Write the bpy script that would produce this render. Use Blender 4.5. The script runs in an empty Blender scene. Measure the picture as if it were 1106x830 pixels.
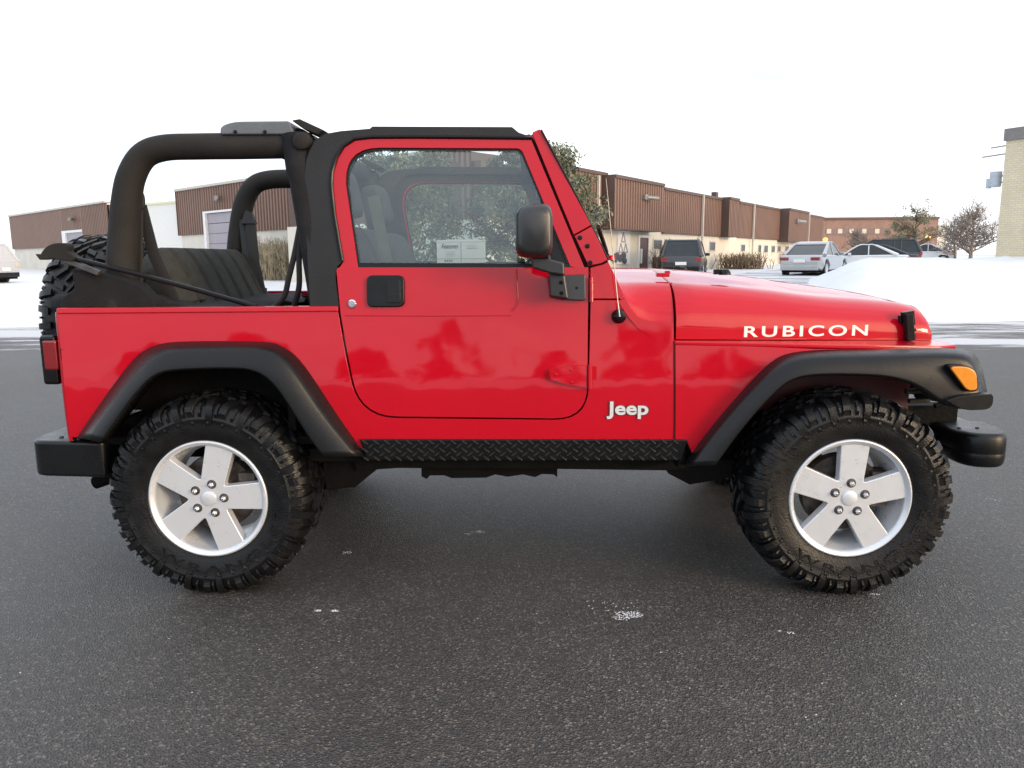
import bpy, bmesh, math, random
from mathutils import Vector, Matrix, noise

C = bpy.context.scene
COL = C.collection
rnd = random.Random(7)
PI = math.pi

# ------------------------------------------------------------------ camera
IW, IH, FPX = 1106.0, 830.0, 820.0
CP = Vector((0.0063, -3.5042, 1.2516))
YAW, PITCH, ROLL = -0.02084, 0.16434, -0.00722
_f = Vector((math.sin(YAW)*math.cos(PITCH), math.cos(YAW)*math.cos(PITCH), -math.sin(PITCH)))
_r0 = Vector((math.cos(YAW), -math.sin(YAW), 0))
_u0 = _r0.cross(_f)
_r = _r0*math.cos(ROLL) + _u0*math.sin(ROLL)
_u = _u0*math.cos(ROLL) - _r0*math.sin(ROLL)
cam_data = bpy.data.cameras.new('camera')
cam_data.sensor_width = 36.0
cam_data.lens = 36.0*FPX/IW
cam_data.clip_start = 0.05
cam_data.clip_end = 3000
cam = bpy.data.objects.new('camera', cam_data)
COL.objects.link(cam)
M4 = Matrix.Identity(4)
for i in range(3):
    M4[i][0] = _r[i]; M4[i][1] = _u[i]; M4[i][2] = -_f[i]; M4[i][3] = CP[i]
cam.matrix_world = M4
C.camera = cam

# ------------------------------------------------------------------ world, sun, exposure
SUN_DIR = Vector((0.80, -0.58, 0)).normalized()      # towards the sun, on the ground plane
SUN_EL = math.radians(11)
world = bpy.data.worlds.new('World')
C.world = world
world.use_nodes = True
wn = world.node_tree.nodes; wl = world.node_tree.links
wn.clear()
w_out = wn.new('ShaderNodeOutputWorld')
w_sky = wn.new('ShaderNodeTexSky'); w_sky.sky_type = 'NISHITA'; w_sky.sun_disc = False
w_sky.sun_elevation = SUN_EL
w_sky.sun_rotation = math.atan2(SUN_DIR.x, SUN_DIR.y)
w_sky.air_density = 1.0; w_sky.dust_density = 2.0
w_b1 = wn.new('ShaderNodeBackground'); w_b1.inputs[1].default_value = 0.12
w_b2 = wn.new('ShaderNodeBackground'); w_b2.inputs[1].default_value = 0.95
w_tc = wn.new('ShaderNodeTexCoord')
w_map = wn.new('ShaderNodeMapping'); w_map.inputs['Scale'].default_value = (1.6, 1.6, 6.0)
w_noise = wn.new('ShaderNodeTexNoise'); w_noise.inputs['Scale'].default_value = 2.1
w_noise.inputs['Detail'].default_value = 6; w_noise.inputs['Roughness'].default_value = 0.55
w_ramp = wn.new('ShaderNodeValToRGB')
w_ramp.color_ramp.elements[0].position = 0.34; w_ramp.color_ramp.elements[0].color = (0.74, 0.86, 1.04, 1)
w_ramp.color_ramp.elements[1].position = 0.66; w_ramp.color_ramp.elements[1].color = (1.16, 1.18, 1.22, 1)
w_mix = wn.new('ShaderNodeMixShader'); w_mix.inputs[0].default_value = 0.86
wl.new(w_tc.outputs['Generated'], w_map.inputs['Vector'])
wl.new(w_map.outputs['Vector'], w_noise.inputs['Vector'])
wl.new(w_noise.outputs['Fac'], w_ramp.inputs['Fac'])
w_dot = wn.new('ShaderNodeVectorMath'); w_dot.operation = 'DOT_PRODUCT'
w_dot.inputs[1].default_value = (SUN_DIR.x*0.985, SUN_DIR.y*0.985, 0.17)
w_nrm = wn.new('ShaderNodeVectorMath'); w_nrm.operation = 'NORMALIZE'
w_gr = wn.new('ShaderNodeMapRange'); w_gr.interpolation_type = 'SMOOTHSTEP'
w_gr.inputs['From Min'].default_value = 0.82; w_gr.inputs['From Max'].default_value = 1.0
w_glow = wn.new('ShaderNodeMix'); w_glow.data_type = 'RGBA'; w_glow.blend_type = 'ADD'
w_glow.inputs[7].default_value = (2.4, 1.5, 0.75, 1)
wl.new(w_tc.outputs['Generated'], w_nrm.inputs[0]); wl.new(w_nrm.outputs[0], w_dot.inputs[0])
wl.new(w_dot.outputs['Value'], w_gr.inputs['Value']); wl.new(w_gr.outputs[0], w_glow.inputs[0])
wl.new(w_ramp.outputs['Color'], w_glow.inputs[6]); wl.new(w_glow.outputs[2], w_b2.inputs['Color'])
wl.new(w_sky.outputs['Color'], w_b1.inputs['Color'])
wl.new(w_b1.outputs[0], w_mix.inputs[1]); wl.new(w_b2.outputs[0], w_mix.inputs[2])
wl.new(w_mix.outputs[0], w_out.inputs['Surface'])

sun_data = bpy.data.lights.new('sun', 'SUN')
sun_data.energy = 1.15
sun_data.angle = math.radians(14)
sun_data.color = (1.0, 0.78, 0.52)
sun = bpy.data.objects.new('sun', sun_data); COL.objects.link(sun)
sd = Vector((SUN_DIR.x*math.cos(SUN_EL), SUN_DIR.y*math.cos(SUN_EL), math.sin(SUN_EL)))
sun.rotation_euler = sd.to_track_quat('Z', 'Y').to_euler()
sun.location = (12, -12, 9)

C.view_settings.view_transform = 'Standard'
C.view_settings.look = 'None'
C.view_settings.exposure = 0.62
C.view_settings.gamma = 1.0
C.render.engine = 'CYCLES'
C.cycles.max_bounces = 8
C.cycles.transparent_max_bounces = 16

# ------------------------------------------------------------------ pixel helpers
def ray(px, py):
    return _f + _r*((px-IW/2)/FPX) - _u*((py-IH/2)/FPX)
def at(px, py, Y):
    """(x, z) of photo pixel on the plane y = Y (Y a number or a function of z)."""
    v = ray(px, py)
    if callable(Y):
        z = 1.0
        for _ in range(6):
            p = CP + v*((Y(z)-CP.y)/v.y); z = p.z
        return p.x, p.z
    p = CP + v*((Y-CP.y)/v.y)
    return p.x, p.z
def at3(px, py, Y):
    x, z = at(px, py, Y)
    return Vector((x, Y(z) if callable(Y) else Y, z))
FH = Vector((math.sin(YAW), math.cos(YAW), 0)); RH = Vector((math.cos(YAW), -math.sin(YAW), 0))
def gp(cx, d, z=0.0):
    """world point: cx metres to the right of the camera, d metres ahead, z up."""
    p = CP + RH*cx + FH*d
    return Vector((p.x, p.y, z))
def pxd(px, py, d):
    """photo pixel at d metres ahead of the camera."""
    v = ray(px, py)
    return CP + v*(d/(v.x*FH.x+v.y*FH.y))
def gh(d):
    """gentle rise of the land away from the camera"""
    return max(0.0, min(0.7, (d-15)*0.013))
def gh_xy(x, y):
    return gh((Vector((x, y, 0))-CP).dot(FH))

# ------------------------------------------------------------------ materials
MATS = {}
def nodes_of(m):
    m.use_nodes = True
    nt = m.node_tree
    return nt, nt.nodes['Principled BSDF']
def mat(name, col, rough=0.6, metal=0.0, var=0.0, vscale=8.0, bump=0.0, bscale=60.0, coat=0.0, coat_rough=0.03, spec=0.5, rvar=0.0, detail=6):
    m = bpy.data.materials.new(name)
    nt, p = nodes_of(m)
    N, L = nt.nodes, nt.links
    p.inputs['Base Color'].default_value = (*col, 1)
    p.inputs['Roughness'].default_value = rough
    p.inputs['Metallic'].default_value = metal
    p.inputs['Specular IOR Level'].default_value = spec
    if coat:
        p.inputs['Coat Weight'].default_value = coat
        p.inputs['Coat Roughness'].default_value = coat_rough
    tc = N.new('ShaderNodeTexCoord')
    if var or rvar:
        n = N.new('ShaderNodeTexNoise'); n.inputs['Scale'].default_value = vscale; n.inputs['Detail'].default_value = detail
        L.new(tc.outputs['Object'], n.inputs['Vector'])
        if var:
            r = N.new('ShaderNodeValToRGB')
            r.color_ramp.elements[0].position = 0.3; r.color_ramp.elements[1].position = 0.7
            r.color_ramp.elements[0].color = (*[c*(1-var) for c in col], 1)
            r.color_ramp.elements[1].color = (*[min(1, c*(1+var)) for c in col], 1)
            L.new(n.outputs['Fac'], r.inputs['Fac']); L.new(r.outputs['Color'], p.inputs['Base Color'])
        if rvar:
            mr = N.new('ShaderNodeMapRange')
            mr.inputs['From Min'].default_value = 0.3; mr.inputs['From Max'].default_value = 0.7
            mr.inputs['To Min'].default_value = max(0.02, rough-rvar); mr.inputs['To Max'].default_value = min(1, rough+rvar)
            L.new(n.outputs['Fac'], mr.inputs['Value']); L.new(mr.outputs['Result'], p.inputs['Roughness'])
    if bump:
        b = N.new('ShaderNodeBump'); b.inputs['Strength'].default_value = bump; b.inputs['Distance'].default_value = 0.01
        n2 = N.new('ShaderNodeTexNoise'); n2.inputs['Scale'].default_value = bscale; n2.inputs['Detail'].default_value = 4
        L.new(tc.outputs['Object'], n2.inputs['Vector'])
        L.new(n2.outputs['Fac'], b.inputs['Height']); L.new(b.outputs['Normal'], p.inputs['Normal'])
    MATS[name] = m
    return m

M_red = mat('red_paint', (0.465, 0.0009, 0.0125), 0.38, 0.0, coat=0.82, coat_rough=0.045, spec=0.03, var=0.03, vscale=3)
def wavy(m, scale, dist):
    nt = m.node_tree; N, L = nt.nodes, nt.links; p = N['Principled BSDF']
    tc = N.new('ShaderNodeTexCoord'); n = N.new('ShaderNodeTexNoise'); n.inputs['Scale'].default_value = scale; n.inputs['Detail'].default_value = 2
    b = N.new('ShaderNodeBump'); b.inputs['Strength'].default_value = 1.0; b.inputs['Distance'].default_value = dist
    L.new(tc.outputs['Object'], n.inputs['Vector']); L.new(n.outputs['Fac'], b.inputs['Height'])
    L.new(b.outputs['Normal'], p.inputs['Coat Normal']); L.new(b.outputs['Normal'], p.inputs['Normal'])
wavy(M_red, 3.6, 0.0040)
M_tread = mat('tread_plate', (0.020, 0.020, 0.021), 0.24, spec=0.6, rvar=0.06, vscale=20)
M_redin = mat('red_paint_shaded', (0.06, 0.003, 0.005), 0.5, var=0.25, vscale=9)  # red darkened to carry the wheel-arch shade; also draws the seam line
M_plast = mat('black_plastic', (0.006, 0.0064, 0.0072), 0.29, bump=0.10, bscale=420, spec=0.33, rvar=0.06, vscale=14)
M_satin = mat('satin_plastic', (0.012, 0.012, 0.013), 0.36, spec=0.75, rvar=0.05, vscale=16)
M_plast2 = mat('black_plastic_smooth', (0.004, 0.004, 0.0045), 0.28, spec=0.3, rvar=0.08, vscale=20)
M_fabric = mat('black_fabric', (0.014, 0.014, 0.016), 0.85, bump=0.5, bscale=300, var=0.3, vscale=12, spec=0.3)
M_vinyl = mat('charcoal_vinyl', (0.013, 0.014, 0.017), 0.62, bump=0.25, bscale=260, var=0.15, vscale=6, spec=0.4)
M_pad = mat('roll_bar_padding', (0.017, 0.0155, 0.0145), 0.75, bump=0.3, bscale=220, var=0.25, vscale=7, spec=0.35)
M_seat = mat('seat_cloth', (0.044, 0.045, 0.042), 0.9, bump=0.5, bscale=240, var=0.18, vscale=30, spec=0.25)
M_tan = mat('seat_trim', (0.22, 0.19, 0.13), 0.8, bump=0.3, bscale=200, var=0.15, vscale=18)
M_belt = mat('belt_webbing', (0.02, 0.02, 0.022), 0.7, bump=0.3, bscale=500)
M_skypad = mat('sky_grey_cover', (0.12, 0.135, 0.16), 0.5, bump=0.15, bscale=150, var=0.12, vscale=9)  # grey-blue of the reflected sky put into the cover's base colour
M_rubber = mat('tyre_rubber', (0.0055, 0.0057, 0.0063), 0.37, bump=0.25, bscale=180, var=0.35, vscale=16, rvar=0.12, spec=0.36)
M_alloy = mat('silver_alloy', (0.70, 0.735, 0.78), 0.32, 0.40, coat=0.4, coat_rough=0.1, rvar=0.06, vscale=30)
M_chrome = mat('chrome', (0.75, 0.75, 0.77), 0.12, 1.0, rvar=0.05, vscale=40)
M_steel = mat('dark_steel', (0.10, 0.095, 0.09), 0.55, 0.7, var=0.35, vscale=20)
M_under = mat('underbody_black', (0.004, 0.0036, 0.0033), 0.75, spec=0.15, var=0.4, vscale=10, bump=0.3, bscale=60)
M_brake = mat('brake_iron', (0.09, 0.075, 0.065), 0.6, 0.6, var=0.5, vscale=30)
M_amber = mat('amber_lens', (0.80, 0.27, 0.012), 0.22, coat=0.8, var=0.08, vscale=60)
M_redlens = mat('red_lens', (0.20, 0.006, 0.010), 0.2, coat=0.8, var=0.1, vscale=40)
M_white = mat('white_paper', (0.80, 0.80, 0.78), 0.6, var=0.02, vscale=20)
M_ink = mat('printed_ink', (0.08, 0.08, 0.10), 0.6, var=0.1)
M_letter = mat('white_vinyl_letter', (0.82, 0.81, 0.78), 0.35, var=0.02)
M_badge = mat('silver_badge', (0.78, 0.78, 0.80), 0.28, 0.3, var=0.03, vscale=30)
M_badgeb = mat('dark_badge_edge', (0.10, 0.02, 0.03), 0.4, var=0.1)
M_lamp = mat('clear_lens', (0.7, 0.72, 0.75), 0.1, 0.2, coat=1.0, var=0.05, vscale=30)

def glass_mat(name, tint, refl=1.0, rough=0.0, trans=0.9):
    m = bpy.data.materials.new(name); m.use_nodes = True
    N, L = m.node_tree.nodes, m.node_tree.links; N.clear()
    o = N.new('ShaderNodeOutputMaterial'); mx = N.new('ShaderNodeMixShader')
    t = N.new('ShaderNodeBsdfTransparent'); g = N.new('ShaderNodeBsdfGlossy')
    t.inputs[0].default_value = (*[c*trans for c in tint], 1)
    g.inputs['Roughness'].default_value = rough; g.inputs[0].default_value = (0.95, 0.97, 1, 1)
    fr = N.new('ShaderNodeFresnel'); fr.inputs[0].default_value = 1.52
    mu = N.new('ShaderNodeMath'); mu.operation = 'MULTIPLY'; mu.inputs[1].default_value = refl; mu.use_clamp = True
    tc = N.new('ShaderNodeTexCoord'); n = N.new('ShaderNodeTexNoise'); n.inputs['Scale'].default_value = 2.0
    b = N.new('ShaderNodeBump'); b.inputs['Strength'].default_value = 0.02; b.inputs['Distance'].default_value = 0.01
    L.new(tc.outputs['Object'], n.inputs['Vector']); L.new(n.outputs['Fac'], b.inputs['Height'])
    L.new(fr.outputs[0], mu.inputs[0]); L.new(mu.outputs[0], mx.inputs[0])
    L.new(t.outputs[0], mx.inputs[1]); L.new(g.outputs[0], mx.inputs[2]); L.new(mx.outputs[0], o.inputs[0])
    return m
M_glass = glass_mat('door_glass', (0.90, 0.96, 0.95), 1.35, 0.0, 0.94)
M_cglass = mat('parked_car_glass', (0.02, 0.028, 0.034), 0.10, spec=0.4, coat=0.2, var=0.2, vscale=3)
M_bglass = mat('building_glass', (0.05, 0.055, 0.06), 0.3, coat=0.1, var=0.5, vscale=2)

# ------------------------------------------------------------------ mesh helpers
def obj(name, bm, m, parent=None, bevel=0.0, seg=2, smooth=True, angle=35, recalc=True):
    if recalc: bmesh.ops.recalc_face_normals(bm, faces=bm.faces[:])
    me = bpy.data.meshes.new(name); bm.to_mesh(me); bm.free()
    for mm in (m if isinstance(m, (list, tuple)) else [m]): me.materials.append(mm)
    o = bpy.data.objects.new(name, me); COL.objects.link(o)
    if parent is not None: o.parent = parent
    if smooth:
        me.polygons.foreach_set('use_smooth', [True]*len(me.polygons))
        me.set_sharp_from_angle(angle=math.radians(angle))
    if bevel:
        b = o.modifiers.new('bevel', 'BEVEL'); b.width = bevel; b.segments = seg
        b.limit_method = 'ANGLE'; b.angle_limit = math.radians(40); b.harden_normals = True
    return o
def tag(o, label=None, cat=None, group=None, kind=None):
    if label: o['label'] = label
    if cat: o['category'] = cat
    if group: o['group'] = group
    if kind: o['kind'] = kind
    return o
def empty(name, loc=(0, 0, 0), rz=0.0, parent=None):
    o = bpy.data.objects.new(name, None); COL.objects.link(o)
    o.location = loc; o.rotation_euler = (0, 0, rz); o.empty_display_size = 0.2
    if parent: o.parent = parent
    return o
def copy_tree(o, parent=None):
    c = o.copy(); COL.objects.link(c)
    if parent is not None: c.parent = parent
    for ch in o.children: copy_tree(ch, c)
    return c
def box(bm, c, s, rot=None, taper=1.0):
    """box of full size s centred on c; rot a 3x3 matrix; taper scales the top face"""
    vs = []
    for dz in (-1, 1):
        k = taper if dz > 0 else 1.0
        for dx, dy in ((-1, -1), (1, -1), (1, 1), (-1, 1)):
            v = Vector((dx*s[0]/2*k, dy*s[1]/2*k, dz*s[2]/2))
            if rot is not None: v = rot @ v
            vs.append(bm.verts.new(v+Vector(c)))
    for f in ((3, 2, 1, 0), (4, 5, 6, 7), (0, 1, 5, 4), (1, 2, 6, 5), (2, 3, 7, 6), (3, 0, 4, 7)):
        bm.faces.new([vs[i] for i in f])
    return vs
def prism(bm, pts, y0, y1):
    """(x, z) outline extruded from y0 to y1 (numbers or functions of z)"""
    g = lambda q, z: q(z) if callable(q) else q
    a = [bm.verts.new((x, g(y0, z), z)) for x, z in pts]
    b = [bm.verts.new((x, g(y1, z), z)) for x, z in pts]
    bm.faces.new(a); bm.faces.new(b[::-1])
    n = len(pts)
    for i in range(n): bm.faces.new((a[(i+1) % n], a[i], b[i], b[(i+1) % n]))
def hprism(bm, pts, z0, z1):
    """(x, y) outline extruded upward"""
    a = [bm.verts.new((x, y, z0)) for x, y in pts]; b = [bm.verts.new((x, y, z1)) for x, y in pts]
    bm.faces.new(a[::-1]); bm.faces.new(b)
    n = len(pts)
    for i in range(n): bm.faces.new((a[i], a[(i+1) % n], b[(i+1) % n], b[i]))
def catmull(pts, n=6):
    P = [Vector(p) for p in pts]
    P = [P[0]*2-P[1]] + P + [P[-1]*2-P[-2]]
    out = []
    for i in range(1, len(P)-2):
        for k in range(n):
            t = k/n
            a, b, c, d = P[i-1], P[i], P[i+1], P[i+2]
            out.append(0.5*((2*b)+(c-a)*t+(2*a-5*b+4*c-d)*t*t+(-a+3*b-3*c+d)*t**3))
    out.append(P[-2]); return out
def tube(bm, pts, r, sides=12, flat=1.0, up=None):
    """round (or flattened) tube along points; r number or list"""
    P = [Vector(p) for p in pts]; n = len(P)
    rs = r if isinstance(r, (list, tuple)) else [r]*n
    rings = []; ref = None
    for i in range(n):
        t = (P[min(i+1, n-1)]-P[max(i-1, 0)]).normalized()
        if ref is None:
            ref = Vector(up) if up else (Vector((0, 0, 1)) if abs(t.z) < 0.9 else Vector((1, 0, 0)))
        a = (ref - t*ref.dot(t)).normalized(); b = t.cross(a); ref = a
        rings.append([bm.verts.new(P[i]+(a*math.cos(2*PI*k/sides)+b*math.sin(2*PI*k/sides)*flat)*rs[i]) for k in range(sides)])
    for i in range(n-1):
        for k in range(sides):
            bm.faces.new((rings[i][k], rings[i][(k+1) % sides], rings[i+1][(k+1) % sides], rings[i+1][k]))
    bm.faces.new(rings[0][::-1]); bm.faces.new(rings[-1])
def lathe(bm, prof, n=48, axis='Y', c=(0, 0, 0), cap=False, closed=False):
    """(r, h) profile spun about an axis through c"""
    c = Vector(c); rings = []
    for r, h in prof:
        ring = []
        for k in range(n):
            a = 2*PI*k/n
            if axis == 'Y': v = Vector((r*math.cos(a), h, r*math.sin(a)))
            elif axis == 'Z': v = Vector((r*math.cos(a), r*math.sin(a), h))
            else: v = Vector((h, r*math.cos(a), r*math.sin(a)))
            ring.append(bm.verts.new(c+v))
        rings.append(ring)
    m = len(rings)
    for i in range(m if closed else m-1):
        A, B = rings[i], rings[(i+1) % m]
        for k in range(n): bm.faces.new((A[k], A[(k+1) % n], B[(k+1) % n], B[k]))
    if cap: bm.faces.new(rings[0]); bm.faces.new(rings[-1][::-1])
def loft(bm, rows, closed=False):
    V = [[bm.verts.new(p) for p in row] for row in rows]
    for i in range(len(V)-1):
        n = len(V[i])
        for k in range(n if closed else n-1):
            bm.faces.new((V[i][k], V[i][(k+1) % n], V[i+1][(k+1) % n], V[i+1][k]))
    return V
def fillet(pts, n=7):
    """points (x, y) or (x, y, r): corners with r are rounded"""
    out = []; N = len(pts)
    for i, p in enumerate(pts):
        if len(p) < 3: out.append((p[0], p[1])); continue
        P = Vector(p[:2]); A = Vector(pts[i-1][:2]); B = Vector(pts[(i+1) % N][:2])
        da, db = (A-P), (B-P)
        ra = min(p[2], da.length*0.49 if len(pts[i-1]) > 2 else da.length*0.98)
        rb = min(p[2], db.length*0.49 if len(pts[(i+1) % N]) > 2 else db.length*0.98)
        a = P+da.normalized()*ra; b = P+db.normalized()*rb
        for k in range(n+1):
            t = k/n; q = a*(1-t)**2*1 + P*2*t*(1-t) + b*t*t
            out.append((q.x, q.y))
    return out
def resample(pts, n):
    P = [Vector(p) for p in pts]; L = [0]
    for a, b in zip(P, P[1:]): L.append(L[-1]+(b-a).length)
    out = []; j = 0
    for i in range(n):
        s = L[-1]*i/(n-1)
        while j < len(P)-2 and L[j+1] < s: j += 1
        t = (s-L[j])/max(1e-9, L[j+1]-L[j]); out.append(P[j].lerp(P[j+1], min(1, max(0, t))))
    return out
def mirror_y(bm):
    for v in bm.verts: v.co.y = -v.co.y
    bmesh.ops.reverse_faces(bm, faces=bm.faces[:])

def text_bm(s, size, extrude, offset=0.0, shear=0.0, spacing=1.0):
    """lettering as a mesh: x along the text, z up, facing -y, centred on its own bounds"""
    cu = bpy.data.curves.new('lettering_curve', 'FONT')
    cu.body = s; cu.size = size; cu.extrude = extrude; cu.offset = offset; cu.shear = shear; cu.space_character = spacing
    cu.resolution_u = 6
    o = bpy.data.objects.new('lettering_tmp', cu); COL.objects.link(o)
    dg = bpy.context.evaluated_depsgraph_get(); dg.update()
    me = bpy.data.meshes.new_from_object(o.evaluated_get(dg))
    bpy.data.objects.remove(o); bpy.data.curves.remove(cu)
    bm = bmesh.new(); bm.from_mesh(me); bpy.data.meshes.remove(me)
    xs = [v.co.x for v in bm.verts]; ys = [v.co.y for v in bm.verts]
    cx, cy = (min(xs)+max(xs))/2, (min(ys)+max(ys))/2
    for v in bm.verts: v.co = Vector((v.co.x-cx, -v.co.z, v.co.y-cy))
    return bm, max(xs)-min(xs), max(ys)-min(ys)
def fit_text(s, w, h, extrude, **kw):
    bm, a, b = text_bm(s, 1.0, extrude, **kw)
    for v in bm.verts: v.co.x *= w/a; v.co.z *= h/b
    return bm
# ================================================================== the red off-road vehicle
def off(z):
    """how far the body side leans inward at height z"""
    if z < 0.62: return 0.0
    if z < 0.84: return 0.5*0.085*(z-0.62)**2/0.22
    o = 0.5*0.085*0.22
    if z < 1.22: return o+0.085*(z-0.84)
    return o+0.085*0.38+0.12*(z-1.22)
def YS(z): return -(0.757-off(z))
def YSo(d): return lambda z: YS(z)+d
ZS = [0.60+0.02*i for i in range(56)]
def side_bm(pts, d0=0.0, th=0.02, far=False):
    """body panel that follows the lean of the body side; (x, z) outline, outer face d0 inboard, th thick"""
    bm = bmesh.new()
    f = bm.faces.new([bm.verts.new((x, 0, z)) for x, z in pts])
    zs = [z for _, z in pts]
    for z in ZS:
        if min(zs)+0.004 < z < max(zs)-0.004:
            bmesh.ops.bisect_plane(bm, geom=bm.verts[:]+bm.edges[:]+bm.faces[:], dist=1e-5, plane_co=(0, 0, z), plane_no=(0, 0, 1))
    faces = bm.faces[:]; bnd = [e for e in bm.edges if len(e.link_faces) == 1]
    mp = {v: bm.verts.new(v.co+Vector((0, th, 0))) for v in bm.verts[:]}
    for f in faces: bm.faces.new([mp[v] for v in f.verts][::-1])
    for e in bnd:
        a, b = e.verts; bm.faces.new((a, b, mp[b], mp[a]))
    for v in bm.verts: v.co.y += YS(v.co.z)+d0
    bmesh.ops.recalc_face_normals(bm, faces=bm.faces[:])
    if far: mirror_y(bm)
    return bm
def px_side(pts, d=0.0):
    return [at(p[0], p[1], YSo(d)) for p in pts]
def finish(bm, far):
    bmesh.ops.recalc_face_normals(bm, faces=bm.faces[:])
    if far: mirror_y(bm)
    return bm

suv = empty('off_road_vehicle')
tag(suv, 'bright red open off-road vehicle with black flares and silver five-spoke wheels, parked across the foreground', 'off-road vehicle')
SIDES = (False, True)

# --- doors' shapes in photo pixels
DOOR_LOW = fillet([(363, 289, 5), (368, 340), (376, 385), (389, 449.5, 40), (634, 452.5, 36), (635.5, 289)])
FR_OUT = fillet([(365.5, 291), (371, 283), (360, 225), (355, 147.5, 52), (572.6, 148.5), (632, 291)])
FR_IN = fillet([(387, 291), (373.5, 200), (371, 159.5, 40), (563, 160.5, 6), (616, 288)])

# --- tub / body side: rear quarter, sill and cowl side in one sheet with the door cut out of it
gap = 1.5
cut = fillet([(363-gap, 289, 5), (366, 340), (373.8, 385), (388, 451, 41), (635.8, 453.6, 37), (637.2, 292)])
cut = [(x-0.2, y+0.6) for x, y in cut]
quarter = [(62, 336)] + [(364.0, 334.0)] + [p for p in cut if p[1] > 336] + \
          [(638, 324.5), (671, 324.5), (675, 321), (681, 333), (690, 343, ), (702, 347), (727, 349), (727, 476), (400, 476),
           (390, 488), (318, 395), (300, 382), (285, 377), (188, 378), (165, 383), (150, 396), (100, 462), (92, 474), (76, 472)]
for far in SIDES:
    bm = side_bm(px_side(quarter), 0.0, 0.018, far)
    obj('body_side', bm, M_red, suv, bevel=0.004, seg=2, angle=50)
def X0(px, py=400, Y=-0.75): return at(px, py, Y)[0]
xr = -1.733                                            # rear end of the tub
xa_, za_ = at(62, 336, YS); xb_, zb__ = at(76, 472, YS)
def XR(z): return xb_+(xa_-xb_)*(z-zb__)/(za_-zb__)
zt = 1.074                                             # tub rail height
# top rail lip of the rear quarter
for far in SIDES:
    bm = bmesh.new()
    pts = px_side([(60.5, 333), (365, 331), (365, 337), (60.5, 339.5)], -0.006)
    prism(bm, pts, YSo(-0.006), YSo(0.045))
    obj('body_rail', finish(bm, far), M_red, suv, bevel=0.005, seg=3)
# rounded rear corner, tailgate, tail lights
bm = bmesh.new()
rows = []
for z in [0.585+0.06*i for i in range(9)]:
    y0 = YS(z); row = []
    for k in range(7):
        a = PI/2*k/6
        row.append(Vector((XR(z)+0.006-0.03*math.sin(a), y0+0.002+0.03*(1-math.cos(a)), min(z, zt-0.004))))
    row.append(Vector((XR(z)-0.024, -0.45, min(z, zt-0.004))))
    rows.append(row)
loft(bm, rows)
for far in SIDES:
    b2 = bm.copy(); obj('rear_corner', finish(b2, far), M_red, suv, angle=60)
bm.free()
bm = bmesh.new(); box(bm, (xr-0.022, 0, 0.84), (0.03, 0.92, 0.44))
tg = obj('tailgate', bm, M_red, suv, bevel=0.008)
for far in SIDES:
    s = 1 if far else -1
    bm = bmesh.new(); box(bm, (xr-0.056, s*0.655, 0.885), (0.062, 0.125, 0.185))
    h = obj('tail_light', bm, M_plast2, suv, bevel=0.012, seg=3)
    bm = bmesh.new(); box(bm, (xr-0.047, s*0.655, 0.905), (0.056, 0.132, 0.115))
    obj('lens', bm, M_redlens, h, bevel=0.01, seg=3)

# floor, firewall, wheel houses, inner structure (dark)
bm = bmesh.new()
box(bm, (-0.55, 0, 0.575), (2.3, 1.44, 0.03))                 # floor
box(bm, (0.52, 0, 0.80), (0.03, 1.20, 0.5))                   # firewall
box(bm, (-1.30, -0.555, 0.865), (0.84, 0.03, 0.40)); box(bm, (-1.30, 0.555, 0.865), (0.84, 0.03, 0.40))
box(bm, (-1.30, -0.635, 0.955), (0.84, 0.19, 0.03)); box(bm, (-1.30, 0.635, 0.955), (0.84, 0.19, 0.03))
box(bm, (-0.885, -0.625, 0.78), (0.03, 0.17, 0.34)); box(bm, (-0.885, 0.625, 0.78), (0.03, 0.17, 0.34))
box(bm, (0.70, -0.5, 0.60), (0.34, 0.02, 0.30)); box(bm, (0.70, 0.5, 0.60), (0.34, 0.02, 0.30))
box(bm, (0.58, -0.53, 0.70), (0.03, 0.42, 0.46)); box(bm, (0.58, 0.53, 0.70), (0.03, 0.42, 0.46))
box(bm, (-1.718, -0.65, 0.76), (0.02, 0.18, 0.35)); box(bm, (-1.718, 0.65, 0.76), (0.02, 0.18, 0.35))
obj('floor_pan', bm, M_under, suv, bevel=0.004)
bm = bmesh.new()
bm.free()
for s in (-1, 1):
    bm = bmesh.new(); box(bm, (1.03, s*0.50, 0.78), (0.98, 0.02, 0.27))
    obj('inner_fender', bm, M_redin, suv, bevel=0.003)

# --- front fenders (flat top shelf and side skirt)
f_side = [(729, 369.5), (800, 373.5), (880, 377), (1004, 377.5), (1046, 383), (1000, 383), (885, 385), (850, 391), (825, 409), (795, 440), (765, 474), (750, 495), (741, 476), (729, 476)]
for far in SIDES:
    obj('front_fender', side_bm(px_side(f_side), 0.0, 0.012, far), M_red, suv, bevel=0.003, angle=50)
    bm = bmesh.new()
    zf = at(880, 376.2, -0.755)[1]
    xf0, xf1 = at(729, 369, -0.75)[0], 1.60
    hprism(bm, [(xf0, -0.742), (xf1-0.10, -0.742), (xf1-0.02, -0.70), (xf1, -0.62), (xf1, -0.42), (xf0, -0.60)], zf-0.014, zf+0.003)
    for v in bm.verts: v.co.z += 0.024*max(0, (1.45-v.co.x)/(1.45-xf0))
    obj('fender_top', finish(bm, far), M_red, suv, bevel=0.006, seg=3)

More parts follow.
